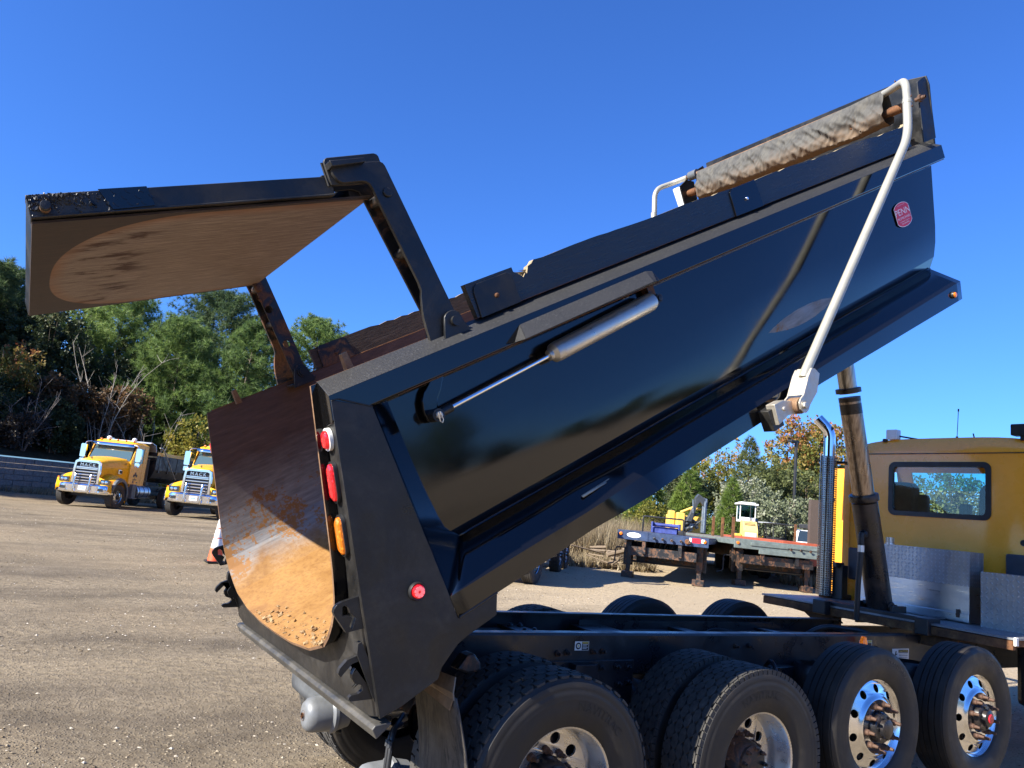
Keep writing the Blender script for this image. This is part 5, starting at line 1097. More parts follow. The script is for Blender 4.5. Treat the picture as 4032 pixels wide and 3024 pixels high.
        m.box((-2.4, sy*1.15, .56), (1.2, .16, .04), mi=1); B('fuel_tank', m, ['alu', 'blackp'])
        m = MB(); m.box((-1.42, sy*1.05, .82), (.36, .22, .62)); m.box((-1.42, sy*1.15, .5), (.5, .2, .05)); B('cab_step', m, 'greyp', bevel=.02)
    # grille with chrome surround, bars and letters
    m = MB(); sur = [(-.60, 1.0), (.60, 1.0), (.585, 1.62), (.55, 1.93), (.44, 2.0), (-.44, 2.0), (-.55, 1.93), (-.585, 1.62)]; inn = [(-.50, 1.04), (.50, 1.04), (.485, 1.60), (.465, 1.86), (.38, 1.90), (-.38, 1.90), (-.465, 1.86), (-.485, 1.60)]
    m.prism(sur, lambda a, b, tt: (.63+tt, a, b), 0, .10, 0, [inn]); m.prism(inn, lambda a, b, tt: (.62+tt, a, b), 0, .02, 1)
    for k in range(5): m.box((.70, 0, 1.12+.125*k), (.05, .94, .05), mi=0)
    m.box((.71, 0, 1.68), (.05, .93, .05), mi=0); m.text('MACK', .20, lambda x, y: (.70, x*1.0, 1.79+y), 2, 1.35)
    B('grille', m, ['chrome', 'ink', 'alup'], bevel=.008)
    m = MB(); m.prism([(-1.22, .60), (1.22, .60), (1.22, .96), (-1.22, .96)], lambda a, b, tt: (.80-.14*(max(0, abs(a)-.75)/.47)**2*1.2+tt, a, b), 0, .05)
    m = MB(); ys = np.linspace(-1.22, 1.22, 15); m.sheet([[(.86-.30*(max(0, abs(y)-.7)/.52)**2-dx, y, z) for y in ys] for z, dx in ((.60, .03), (.64, 0), (.92, 0), (.97, .04), (.97, .2))])
    for y in (-.98, -.62, .62, .98):
        for z in (.70, .86): m.lathe([(.022, 0), (.015, .012), (0, .014)], (.86-.30*(max(0, abs(y)-.7)/.52)**2, y, z), (1, 0, 0), 8)
    B('bumper', m, 'chrome', solid=.02, fixn=False)
    m = MB()
    for y in (-.80, .80): m.box((.868, y, .78), (.01, .22, .12))
    B('bumper_slot', m, 'ink')
    for y in (-.33, .33):
        m = MB(); m.tube(arc([(.90, y, .60), (.95, y, .70), (.93, y, 1.25), (.88, y, 1.38)], .1, 4), .045, 12); B('bull_bar', m, 'alup')
    m = MB(); m.prism(rrect(-.16, -.09, .16, .09, .015, 2), lambda a, b, tt: (.885+tt, a+.02, .80+b), 0, .006, 0); m.box((.893, .02, .80), (.004, .2, .06), mi=1); B('number_plate', m, ['white', plain('plate_blue', (.25, .35, .6), .5)])
    m = MB(); m.lathe([(.05, 0), (.035, .03), (.025, .05), (.04, .09), (.03, .13), (0, .15)], (.50, 0, 2.03), (0, 0, 1), 12); B('bonnet_ornament', m, plain('gold_trim', (.7, .45, .12), .2, 1.))
    # cab
    m = MB(); rearx, fx, hw = -2.55, -1.05, 1.0
    for sy in (-1, 1): m.prism([(rearx, .92), (-1.32, .92), (-1.05, 1.2), (-1.03, 2.2), (-1.42, 2.95), (rearx, 2.95)], lambda a, b, tt: (a, sy*tt, b), hw-.03, hw, 0, [[(-2.15, 2.12), (-1.22, 2.05), (-1.50, 2.72), (-2.15, 2.78)]])
    m.prism([(-hw, .92), (hw, .92), (hw, 2.95), (-hw, 2.95)], lambda a, b, tt: (rearx+tt, a, b), 0, .03, 0, [rrect(-.45, 2.2, .45, 2.65, .05, 3)])
    m.prism([(-hw, 1.0), (hw, 1.0), (hw, 2.18), (-hw, 2.18)], lambda a, b, tt: (-1.06+tt, a, b), 0, .03)
    g = [[(x, y*(hw+.01), 2.95+(.13 if 0 < i < 5 else 0)*(1-abs(y)**5)) for y in np.linspace(-1, 1, 11)] for i, x in enumerate((-2.57, -2.52, -2.2, -1.8, -1.46, -1.40))]; m.sheet(g)
    m.prism([(-hw, 2.85), (hw, 2.85), (hw, 2.96), (-hw, 2.96)], lambda a, b, tt: (-1.40+tt, a, b), 0, .03); m.box((-1.8, 0, 1.0), (1.4, 1.9, .05))
    for sy in (-1, 1):
        # shamrock-shaped door badge and lettering strip
        for cx_, cz in ((-1.62, 1.62), (-1.50, 1.52), (-1.74, 1.52)): m.prism(ngon(.072, 12), lambda a, b, tt: (cx_+a, sy*(1.001+tt), cz+b), 0, .003, 1)
        m.prism([(-1.80, 1.52), (-1.44, 1.52), (-1.44, 1.58), (-1.80, 1.58)], lambda a, b, tt: (a, sy*(1.001+tt), b), .001, .004, 1); m.box((-1.62, sy*1.002, 1.42), (.02, .004, .14), mi=1); m.box((-1.62, sy*1.002, 1.34), (.36, .004, .035), mi=1); m.box((-1.5, sy*1.002, 1.24), (.10, .004, .13), mi=1); m.box((-1.85, sy*1.002, 1.22), (.12, .004, .04), mi=1)
        m.box((-2.16, sy*1.002, 1.9), (.006, .004, 1.8), mi=1)
    B('cab', m, [yb, 'ink'], bevel=.006)
    m = MB(); m.prism([(-.93, 2.16), (.93, 2.16), (.86, 2.86), (-.86, 2.86)], lambda a, b, tt: (-1.04-.36*(b-2.16)/.7+tt, a, b), 0, .02, 0); B('windscreen', m, m_glass('screen_dark', (.06, .10, .10), .06))
    m = MB(); m.prism([(-.93, 2.13), (.93, 2.13), (.88, 2.90), (-.88, 2.90)], lambda a, b, tt: (-1.045-.36*(b-2.16)/.7+tt, a, b), -.006, .008, 0, [[(-.88, 2.19), (.88, 2.19), (.82, 2.84), (-.82, 2.84)]]); B('windscreen_seal', m, 'blackp')
    for sy in (-1, 1): m = MB(); m.prism([(-2.15, 2.12), (-1.22, 2.05), (-1.50, 2.72), (-2.15, 2.78)], lambda a, b, tt: (a, sy*tt, b), .975, .985); B('side_window', m, 'glass')
    m = MB(); m.sheet([[(-1.42, y, 2.97), (-1.20, y, 2.90), (-1.10, y*.97, 2.78)] for y in np.linspace(-.98, .98, 7)]); B('sun_visor', m, 'chrome', solid=.012, fixn=False)
    for y in (-.75, -.38, 0, .38, .75): m = MB(); m.lathe([(.05, 0), (.045, .05), (.02, .08), (0, .085)], (-1.45, y, 3.03), (0, 0, 1), 10); B('roof_marker', m, 'amberlens')
    for y in (-.55, .62): m = MB(); m.lathe([(.06, 0), (.06, .02), (.10, .03), (.11, .07), (.10, .15), (.05, .19), (0, .2)], (-1.75, y, 3.05), (0, 0, 1), 14); B('beacon', m, 'white')
    m = MB(); m.tube([(-1.3, .93, 2.4), (-1.36, .96, 4.35)], .008, 6); B('antenna', m, 'blackp')
    m = MB(); m.box((-4.2, .42, .95), (6.2, .09, .26)); m.box((-4.2, -.42, .95), (6.2, .09, .26)); m.box((.2, 0, .75), (.9, .9, .2)); m.box((0, 0, .50), (.12, 1.9, .12)); m.box((-5.5, 0, .53), (1.6, 1.5, .16)); B('chassis', m, 'frame')
    m = MB(); m.tube([(-2.75, -.92, 1.0), (-2.75, -.92, 3.2)], .085, 16, 0); m.tube([(-2.75, .92, 1.0), (-2.75, .92, 2.4)], .11, 16, 1); B('exhaust_stack', m, ['chrome', 'blackp'])
    if bed:
        m = MB(); x0, x1 = -8.0, -3.05; prof = [(-1.2, 2.72), (-1.2, 1.9), (-1.05, 1.5), (-.6, 1.28), (.6, 1.28), (1.05, 1.5), (1.2, 1.9), (1.2, 2.72)]; m.sheet([[(x, y, z) for y, z in prof] for x in (x0, x1)], 0, False)
        m.add([(x1, y, z) for y, z in prof], [tuple(range(8))]); m.add([(x0, y, z) for y, z in prof], [tuple(range(8))]); m.sheet([[(x, sy*1.22, z) for x in np.linspace(x0, x1, 8)] for sy in (1,) for z in (2.74, 2.58)], 1, False); m.sheet([[(x, -1.22, z) for x in (x0, x1)] for z in (2.74, 2.58)], 1, False)
        for x in np.linspace(x0+.5, x1-.4, 5):
            for sy in (-1, 1): m.box((x, sy*1.17, 2.2), (.12, .1, .85))
        B('dump_bed', m, ['dull', yb], solid=.02, fixn=False)
        m = MB(); m.sheet([[(-3.05, -1.15, 2.72), (-3.05, 1.15, 2.72)], [(-3.0, -1.1, 3.05), (-3.0, 1.1, 3.05)], [(-2.62, -1.05, 3.14), (-2.62, 1.05, 3.14)], [(-2.58, -1.0, 3.08), (-2.58, 1.0, 3.08)]], 0, False); B('cab_guard', m, 'alu', solid=.02, fixn=False)
        m = MB(); m.tube(arc([(-3.0, 1.30, 2.95), (-3.3, 1.33, 2.95), (-5.2, 1.34, 1.5)], .2, 5), .03, 8); B('tarp_arm', m, 'galv')
        m = MB(); m.tube(arc([(-2.75, .45, 1.2), (-2.68, .75, 2.2), (-2.68, .2, 2.3), (-2.7, .1, 1.4)], .3, 6), .025, 8); m.box((-2.66, .55, 1.75), (.03, .06, .1)); B('air_line', m, ['blackp'])
    return t
def at(x, y): return (x, y, gz(x, y)-.01)
RZ = math.atan2(-.851, -.525)
heavy_truck('yellow heavy truck at the left, whole front and door in view beside the block wall', at(.28, 34.1), RZ, '15435', 'yellow fleet trucks')
heavy_truck('yellow heavy truck half hidden behind the tipped bed, nearest the traffic cone', at(4.05, 29.95), RZ, '15434', 'yellow fleet trucks')
heavy_truck('heavy truck behind the raised bed with only its wheels and step showing underneath', at(7.25, 11.62), math.atan2(-.72, -.69), '15430', None, False)

# ------------------------------------------------------------------ block wall and bank at the left
WA, WB = Vector((-30, 23.3, 0)), Vector((13.0, 58.0, 0)); wd = (WB-WA).normalized(); wn = Vector((-wd.y, wd.x, 0)); WL = (WB-WA).length
m = MB(); rows = 6; rh = .305; rr = random.Random(6); k = 0
for r_ in range(rows):
    s_ = -.6*(r_ % 2); 
    while s_ < WL:
        if s_ > WL*.35: 
            p0 = WA+wd*s_+wn*(.03*r_); L = 1.13; z = gz(p0.x, p0.y)-.05+r_*rh; d = rr.uniform(-.012, .012)
            c = p0+wd*L/2+wn*.25; rot = Matrix(((wd.x, wn.x, 0), (wd.y, wn.y, 0), (0, 0, 1)))
            m.box((c.x-wn.x*d, c.y-wn.y*d, z+rh/2), (L-.02, .5, rh-.018), rot)
        s_ += 1.15
tag(m.build('retaining_wall', m_rust('grey_block', (.13, .125, .115), (.23, .22, .205), (.34, .33, .31), .92), bevel=.015), 'grey concrete block retaining wall along the foot of the wooded bank', 'wall')
m = MB(); g = []
for i in range(34):
    s_ = -8+i*2.6; row = []
    for k in range(16):
        d = .10+k*2.1+ (k*k*.12); p0 = WA+wd*s_+wn*d; z = gz(min(p0.x, 60), min(p0.y, 60))+1.80+min(5.2, .36*d)+min(1., k*.5)*.35*noise.noise((p0.x*.25, p0.y*.25, 2))
        row.append((p0.x, p0.y, z))
    g.append(row)
m.sheet(g); q = NT('leaf_litter_soil'); f = q.noise(q.co(), 1.1, 7, .72); f2 = q.noise(q.co(), 9, 5)
tag(m.build('bank', q.set(col=q.mix(q.ramp(f2, [(.4, 0), (.7, .6)]), q.ramp(f, [(.3, (.035, .028, .018)), (.6, (.075, .055, .034)), (.75, (.11, .085, .05))]), (.03, .026, .016)), rough=.95, spec=.03, nrm=q.bump(f2, .8, .05))), kind='structure')
def bankz(x, y):
    d = (Vector((x, y, 0))-WA).dot(wn); s_ = (Vector((x, y, 0))-WA).dot(wd)
    b = gz(min(x, 60), min(y, 60))
    return b+1.72+min(5.2, .36*d) if d > .35 and s_ > -8 and s_ < 76 else b

# ------------------------------------------------------------------ traffic cone
t = thing('traffic_cone', 'orange traffic cone with white reflective bands beside the tipped bed', 'traffic cone', at(1.31, 12.88))
oc_ = plain('cone_orange', (.80, .10, .03), .5, 0, .15); wc_ = plain('cone_white', (.72, .72, .70), .55, 0, .2, 8)
cr = lambda z: .155-.125*(z-.04)/.96
m = MB(); m.box((0, 0, .02), (.38, .38, .04)); m.build('base', 'rubber', t, bevel=.01)
m = MB(); m.lathe([(cr(z), z) for z in (.035, .3, .6, 1.0)]+[(.02, 1.0)], (0, 0, 0), (0, 0, 1), 32); m.build('cone_body', oc_, t)
for z0, z1 in ((.30, .50), (.52, .70), (.72, .93)): m = MB(); m.lathe([(cr(z0)+.003, z0), (cr(z1)+.003, z1)], (0, 0, 0), (0, 0, 1), 32); m.build('reflective_band', wc_, t)

# ------------------------------------------------------------------ flatbed trailers (x along the trailer from its front edge backwards, y across)
def trailer(label, A, Bp, length, col, drop=True, lamps=True, group=None, deckz=1.33, style=0):
    A = Vector(A); Bp = Vector(Bp); lat = (Bp-A); W_ = lat.length; lat.normalize(); back = Vector((-lat.y, lat.x, 0))
    t = thing('flatbed_trailer', label, 'trailer', ((A.x+Bp.x)/2, (A.y+Bp.y)/2, gz((A.x+Bp.x)/2, (A.y+Bp.y)/2)-.01), math.atan2(back.y, back.x), group)
    B = lambda n, mb, ms, **k: mb.build(n, ms, t, **k); h = W_/2; dz = deckz
    # local x = backwards, local y = left of that direction; image-left end is +h
    m = MB(); m.box((length/2+.05, 0, dz-.02), (length, W_-.06, .045)); m2 = B('deck', m, m_wood('trailer_planks', (.05, .03, .022), (.10, .065, .048), (.17, .12, .09)) if style == 0 else m_wood('grey_planks', (.09, .08, .065), (.17, .15, .12), (.26, .23, .18)))
    m = MB(); m.box((0, 0, dz-.12), (.05, W_, .26)); 
    for sy in (-1, 1): m.box((length/2, sy*(h-.03), dz-.09), (length, .06, .14))
    if style == 0:
        m.prism(ngon(.20, 24), lambda a, b, tt: (-.026-tt, .55*h+.10+a*-1.0, dz-.115+b*.36), 0, .004, 1)
        m.lathe([(.075, 0), (.07, .05), (.05, .06), (.03, .055), (0, .055)], (-.026, -h*.55, dz-.14), (-1, 0, 0), 20, 2); m.lathe([(.095, 0), (.095, .004)], (-.025, -h*.55, dz-.14), (-1, 0, 0), 20, 1)
        m.box((-.028, -h*.74, dz-.09), (.006, .22, .13), mi=3); m.box((-.028, -h*.61, dz-.08), (.006, .06, .11), mi=1); m.box((-.028, -h*.88, dz-.09), (.006, .09, .10), mi=1)
    else:
        m.box((-.03, h*.25, dz-.10), (.05, W_*.40, .10)); m.box((-.03, -h*.15, dz-.30), (.05, W_*.62, .12)); m.box((-.03, -h*.55, dz-.10), (.05, W_*.4, .06))
    B('headboard', m, [col, 'white', 'rust', 'red'], bevel=.008)
    for sy in (-1, 1): m = MB(); m.lathe([(.045, 0), (.045, .03), (.02, .045), (0, .045)], (-.026, sy*(h-.10), dz-.10), (-1, 0, 0), 16); B('marker_lamp', m, 'amberlens')
    for k, y in enumerate((.16, -.02, -.22, -.42, -.60) if style == 0 else (-.2, -.42, -.62)): m = MB(); m.cyl((-.02, y*h, dz-.15), (-.11, y*h, dz-.15), .022, 10); m.lathe([(.04, 0), (.04, .03), (.02, .035)], (-.09, y*h, dz-.15), (-1, 0, 0), 10); B('air_coupling', m, 'rustpaint')
    m = MB()
    for y in (-.5, .5): m.box((length/2, y, dz-.35), (length, .10, .5))
    m.box((.7, 0, dz-.55), (1.2, W_*.75, .25)); m.box((1.2, 0, dz-.6), (.05, W_*.8, .6)); B('frame', m, 'rustpaint')
    for sy in (-1, 1):
        y = sy*1.0; m = MB(); m.box((.55, y, dz-.55), (.17, .17, .75)); m.box((.55, y, .42), (.12, .12, .75)); m.box((.55, y, .09), (.34, .32, .17)); m.box((.75, y*1.04, dz-.55), (.05, .28, .85)); B('landing_leg', m, 'rustpaint', bevel=.01)
    m = MB(); m.tube([(.55, -.9, dz-.85), (.55, .9, dz-.85)], .03, 8); m.tube(arc([(.55, h-.1, dz-.5), (.55, h+.12, dz-.5), (.5, h+.14, dz-.95), (.5, h+.32, dz-1.0)], .05, 4), .018, 8); B('crank_handle', m, 'blackp')
    m = MB(); [m.tube([(.25, y, dz-.2), (.35, y+.1, dz-.6), (.5, y+.02, dz-.75), (.8, y, dz-.3)], .018, 8) for y in (-.3, -.1, .05, .2)]; B('hose_bundle', m, 'blackp')
    for x in (length-1.2, length-2.5):
        for sy in (-1, 1): bg_wheel('wheel', t, x, sy*(h-.22), .53, sy)
    return t, back, lat
tb, _, _ = trailer('blue fronted flatbed trailer with a white oval, standing on its landing legs', (12.12, 12.72, 0), (13.70, 10.75, 0), 11.5, plain('worn_blue_paint', (.022, .042, .10), .5, .1, .4, 7), group=None)
Bq = lambda n, mb, ms, **k: mb.build(n, ms, tb, **k)
m = MB(); m.tube(arc([(.35, .62, 1.33), (.35, .62, 1.78), (.35, -.52, 1.78), (.35, -.52, 1.33)], .05, 3), .022, 10); Bq('guard_rail', m, 'frame')
m = MB(); m.box((.9, .05, 1.43), (.4, .72, .18)); m.cyl((.9, -.35, 1.58), (.9, .42, 1.58), .05, 14); m.box((.9, .42, 1.5), (.3, .05, .3)); m.box((.9, -.35, 1.5), (.25, .05, .28)); m.box((.7, -.45, 1.40), (.18, .2, .12), mi=1); Bq('winch', m, [plain('winch_blue', (.03, .05, .22), .5, .1, .4), 'ink'], bevel=.01)
tg, gb, gl_ = trailer('grey green flatbed trailer behind the blue one, with rusty stakes along its edge', (15.28, 11.25, 0), (17.62, 9.85, 0), 10.5, plain('faded_green_grey', (.15, .18, .165), .55, .2, .25, 6), style=1, deckz=1.35)
Bg = lambda n, mb, ms, **k: mb.build(n, ms, tg, **k)
for x, hh in ((.55, .62), (1.6, .60), (2.6, .62)): m = MB(); m.box((x, 1.24, 1.36+hh/2), (.08, .07, hh)); Bg('stake', m, 'rust')
m = MB()
for k in range(5): m.box((.5+2.0*k, 1.335, 1.27), (.28, .008, .06), mi=k % 2)
Bg('reflector_tape', m, ['redlens', 'white'])
# red flatbed and dark post beyond
t = thing('flatbed_trailer', 'rust red flatbed trailer furthest right, with a tall dark post', 'trailer', at(20.2, 12.7), math.atan2(.82, .57))
Br = lambda n, mb, ms, **k: mb.build(n, ms, t, **k); rp_ = plain('faded_red_paint', (.34, .07, .03), .6, 0, .35, 6)
m = MB(); m.box((2.0, 0, 1.28), (8.2, 2.5, .14)); Br('deck', m, rp_, bevel=.01)
m = MB(); m.box((1.6, .5, 1.0), (7, .1, .4)); m.box((1.6, -.5, 1.0), (7, .1, .4)); m.box((-1.2, 0, .85), (.9, .5, .4)); Br('frame', m, rp_)
for sy in (-1, 1):
    for x in (.6, 1.8): bg_wheel('wheel', t, x, sy*1.02, .53, sy)
m = MB(); m.box((-1.9, .2, 2.0), (.22, .36, 1.45)); Br('post', m, m_wood('dark_post', (.03, .022, .018), (.08, .055, .042), (.15, .11, .085)))
m = MB(); m.box((-1.75, .75, 1.6), (.06, .06, .6)); Br('stake', m, 'rust')

# ------------------------------------------------------------------ excavator with folded boom
t = thing('excavator', 'yellow excavator with dark folded boom parked behind the blue trailer', 'excavator', at(25.25, 23.2), math.atan2(-.851, -.525)); t.scale = (.88, -.88, .88)
Be = lambda n, mb, ms, **k: mb.build(n, ms, t, **k); ey = plain('pale_machine_yellow', (.72, .46, .09), .42, 0, .12, 5); dk = plain('dark_boom_grey', (.055, .062, .068), .45, .2, .3, 6); lt = plain('grey_blue_steel', (.20, .24, .28), .4, .5, .3, 6)
for y in (-.75, .75):
    m = MB(); pr = [(1.5+.4*math.cos(a), .42+.4*math.sin(a)) for a in np.linspace(-math.pi/2, math.pi/2, 9)]+[(-1.5+.4*math.cos(a), .42+.4*math.sin(a)) for a in np.linspace(math.pi/2, 3*math.pi/2, 9)]; m.prism(pr, lambda a, b, tt: (a, y+tt, b), -.25, .25); Be('track', m, 'blackp')
m = MB(); m.box((0, 0, .95), (2.2, 2.0, .25)); Be('turntable', m, dk, bevel=.02)
m = MB(); m.prism(rrect(.18, 1.2, .62, 2.18, .10, 5), lambda a, b, tt: (tt, a, b), .45, .95); m.prism(rrect(.66, 1.35, 1.0, 2.25, .07, 5), lambda a, b, tt: (tt, a, b), .20, .62); Be('counterweight', m, ey, bevel=.05)
m = MB(); rr = random.Random(12)
for k in range(7): m.box((.2+.3*rr.random(), .12-.36*rr.random(), 1.3+.12*k), (.5, .3, .07))
m.box((-.3, 0, 1.6), (1.6, 1.6, .9)); Be('engine_cover', m, ey, bevel=.03)
m = MB()
for k in range(16):
    p0 = Vector((.65+.2*rr.random(), -.45+.75*rr.random()-.2, 1.15+.9*rr.random())); m.tube(arc([p0, p0+Vector((.15, rr.uniform(-.3, .3), .15)), p0+Vector((.1, rr.uniform(-.4, .4), .45*rr.random()))], .08, 3), .03+.03*rr.random(), 7, k % 2)
for k in range(8): m.box((.6+.2*rr.random(), -.6+.8*rr.random(), 1.2+.8*rr.random()), (.2, .18, .15), Matrix.Rotation(rr.random()*3, 3, 'X'), k % 2)
Be('hydraulic_block', m, [dk, lt])
m = MB(); m.prism([(-.30, 1.75), (-.02, 1.75), (-.42, 2.62), (-.45, 3.05), (-.62, 3.28), (-.95, 3.05), (-1.05, 2.6), (-.9, 2.62), (-.72, 2.85), (-.60, 2.7)], lambda a, b, tt: (1.0+tt, a+.18, b), -.18, .18); Be('boom', m, dk, bevel=.02)
m = MB(); m.prism([(-.95, 3.05), (-.72, 3.1), (-.72, 1.2), (-.95, 1.2)], lambda a, b, tt: (1.0+tt, a+.02, b), -.14, .14); m.cyl((1.22, -.80, 1.3), (1.22, -.80, 2.9), .045, 12); m.cyl((1.2, -.12, 2.95), (1.2, -.18, 2.2), .03, 10); Be('stick', m, lt, bevel=.015)
m = MB(); m.cyl((.5, .35, 2.2), (.6, -.35, 2.55), .07, 12); m.cyl((.6, -.15, 2.42), (.6, -.8, 2.50), .06, 12); Be('boom_ram', m, ey)
# ------------------------------------------------------------------ roller with the white cab
t = thing('compactor', 'yellow soil compactor with a white cab behind the green trailer', 'compactor', at(29.5, 22.9), math.atan2(-.80, -.60)); t.scale = (.58, -.58, .90)
Bc = lambda n, mb, ms, **k: mb.build(n, ms, t, **k); cy = plain('cream_machine_yellow', (.70, .50, .17), .4, 0, .1, 5)
m = MB(); m.prism([(-.15, 1.0), (1.25, .75), (1.3, 1.5), (.7, 2.02), (-.15, 2.1)], lambda a, b, tt: (a, tt, b), -.62, .62, 0)
for k in range(3): m.box((1.0-.1*k-.05, 0, 1.83+.07*k), (.05, .95, .025), Matrix.Rotation(R(40), 3, 'Y'), 1)
Bc('bonnet', m, [cy, 'ink'], bevel=.05)
m = MB(); m.prism(rrect(-.5, .72, .5, 1.42, .03, 2), lambda a, b, tt: (1.31+tt, a, b), -.04, .02, 0)
for k in range(9): m.box((1.335, -.4+.1*k, .95), (.02, .03, .4), mi=1)
Bc('radiator_grille', m, [plain('grille_grey', (.42, .44, .44), .5, 0, .1), plain('grille_grey_dark', (.22, .23, .23), .5)])
m = MB()
for sy in (-1, 1):
    for x in (-.2, -1.5): m.box((x, sy*.66, 2.5), (.08, .08, .95))
m.box((-.85, 0, 2.05), (1.4, 1.4, .12)); m.box((-.12, 0, 2.16), (.06, 1.3, .2), mi=0); Bc('cab_frame', m, 'white', bevel=.02)
m = MB(); m.box((-.85, 0, 3.02), (1.85, 1.75, .10)); m.box((-.85, 0, 3.09), (1.4, 1.3, .08)); Bc('cab_roof', m, 'white', bevel=.04)
m = MB(); m.box((-.19, 0, 2.55), (.02, 1.24, .80)); 
for sy in (-1, 1): m.box((-.85, sy*.66, 2.55), (1.2, .02, .8))
m.box((-1.5, 0, 2.55), (.02, 1.24, .8)); Bc('cab_glass', m, m_clear('pale_glass', (.45, .66, .62), .5))
m = MB(); m.box((-.9, 0, 2.3), (.4, .5, .6)); Bc('seat', m, 'seat', bevel=.03)
m = MB(); m.tube([(.05, -.18, 2.0), (.05, -.18, 2.95)], .045, 10); Bc('exhaust_stack', m, 'blackp')
for sy in (-1, 1):
    m = MB(); m.lathe([(.3, -.25), (.66, -.25), (.7, -.15), (.7, .15), (.66, .25), (.3, .25), (.3, -.1)], (-.5, sy*1.0, .7), (0, 1, 0), 28); Bc('tyre', m, 'rubber')
    m = MB(); m.box((.35, sy*.95, 1.22), (1.0, .5, .16)); Bc('wing', m, plain('wing_orange_yellow', (.75, .42, .06), .4), bevel=.05)
m = MB(); m.box((-.6, -.95, 1.55), (.5, .3, .75)); m.box((-.9, -.92, 2.0), (.3, .2, .5)); Bc('side_tank', m, plain('blue_grey', (.10, .13, .17), .5), bevel=.03)
# ------------------------------------------------------------------ golf carts and the white pickup
def golf_cart(label, loc, rz, roofm):
    t = thing('golf_cart', label, 'golf cart', loc, rz, 'golf carts by the shrubs'); Bh = lambda n, mb, ms, **k: mb.build(n, ms, t, **k)
    m = MB(); m.prism([(-1.1, .3), (1.1, .3), (1.15, .62), (.8, .80), (.45, .80), (.4, .42), (-.2, .42), (-.25, .75), (-1.1, .8)], lambda a, b, tt: (a, tt, b), -.58, .58); Bh('body', m, 'white', bevel=.04)
    m = MB(); m.box((-.45, 0, .80), (.5, 1.0, .12)); m.box((-.72, 0, 1.0), (.1, 1.0, .4)); Bh('seat', m, 'blackp', bevel=.03)
    m = MB()
    for sy in (-1, 1): m.tube([(.62, sy*.52, .8), (.45, sy*.54, 1.82)], .02, 8); m.tube([(-.95, sy*.52, .8), (-.85, sy*.54, 1.82)], .02, 8)
    Bh('roof_post', m, 'blackp')
    m = MB(); m.prism(rrect(-1.15, -.62, .75, .62, .1, 4), lambda a, b, tt: (a, b, 1.82+tt+.03*(1-abs(b))), 0, .05); Bh('roof', m, roofm, bevel=.01)
    for x in (-.8, .8):
        for sy in (-1, 1): m = MB(); m.lathe([(.1, -.08), (.2, -.09), (.22, -.05), (.22, .05), (.2, .09), (.1, .08)], (x, sy*.5, .22), (0, 1, 0), 18); Bh('wheel', m, 'rubber')
golf_cart('white golf cart with the pale grey roof, farther of the two by the shrubs', at(30.6, 22.35), R(250), 'greyp' if False else plain('pale_grey_roof', (.35, .37, .4), .5))
golf_cart('white golf cart with the long black roof beside the grey green shrubs', at(29.6, 20.9), R(235), 'blackp')
t = thing('pickup_truck', 'white pickup truck with an amber beacon and black roof rack, far right', 'pickup truck', at(30.9, 19.9), R(215)); Bp_ = lambda n, mb, ms, **k: mb.build(n, ms, t, **k)
m = MB(); m.prism([(2.3, .55), (2.35, .95), (1.35, 1.08), (.75, 1.68), (-.6, 1.72), (-.72, 1.1), (-2.5, 1.1), (-2.5, .55)], lambda a, b, tt: (a, tt, b), -.9, .9); Bp_('body', m, 'white', bevel=.05)
m = MB(); m.add([(1.30, -.78, 1.12), (1.30, .78, 1.12), (.80, .70, 1.63), (.80, -.70, 1.63)], [(0, 1, 2, 3)])
for v in range(4): m.v[v] = (m.v[v][0]+.03, m.v[v][1], m.v[v][2]+.02)
Bp_('windscreen', m, 'glass')
for sy in (-1, 1):
    m = MB(); m.prism([(1.12, 1.13), (.70, 1.6), (-.5, 1.62), (-.6, 1.13)], lambda a, b, tt: (a, sy*tt, b), .895, .906); Bp_('side_window', m, 'glass')
    for x in (1.5, -1.5): m = MB(); m.lathe([(.15, -.12), (.34, -.12), (.38, -.08), (.38, .08), (.34, .12), (.15, .12)], (x, sy*.8, .38), (0, 1, 0), 24); m.lathe([(.0, .1), (.2, .09)], (x, sy*.8, .38), (0, sy, 0), 18, 1); Bp_('wheel', m, ['rubber', 'alu'])
m = MB(); m.box((-.1, 0, 1.88), (1.1, 1.5, .2)); Bp_('roof_rack', m, 'blackp', bevel=.03)
m = MB(); m.lathe([(.08, 0), (.07, .12), (.03, .18), (0, .18)], (.3, .55, 1.98), (0, 0, 1), 14); Bp_('beacon', m, 'amberlens')
for sy in (-1, 1): m = MB(); m.box((2.33, sy*.68, .82), (.06, .3, .16)); Bp_('headlight', m, 'glass', bevel=.02)
# far street lamp
t = thing('street_lamp', 'tall dark lamp post with a flat head in front of the autumn tree', 'street lamp', at(38.6, 27.1))
m = MB(); m.tube([(0, 0, 0), (0, 0, 7.1)], .09, 10); m.build('pole', 'blackp', t); m = MB(); m.box((-.16, .1, 7.12), (.75, .35, .14)); m.build('lamp_head', 'blackp', t, bevel=.02)
# brush pile by the blue trailer
m = MB(); rr = random.Random(21)
for k in range(46):
    p0 = Vector((rr.gauss(0, .7), rr.gauss(0, .5), .05+.55*rr.random()**1.3)); a = rr.random()*6.28; L = .5+.9*rr.random(); d = Vector((math.cos(a), math.sin(a), rr.uniform(-.15, .3)))*L*.5; r_ = .02+.06*rr.random()**2; m.tube([p0-d, p0, p0+d], [r_, r_, r_*.7], 7)
tag(m.build('brush_pile', m_wood('dry_branch', (.10, .07, .045), (.23, .17, .11), (.36, .28, .19)), loc=at(14.4, 15.4)), 'heap of cut branches and broken boards left of the blue trailer', 'brush pile')

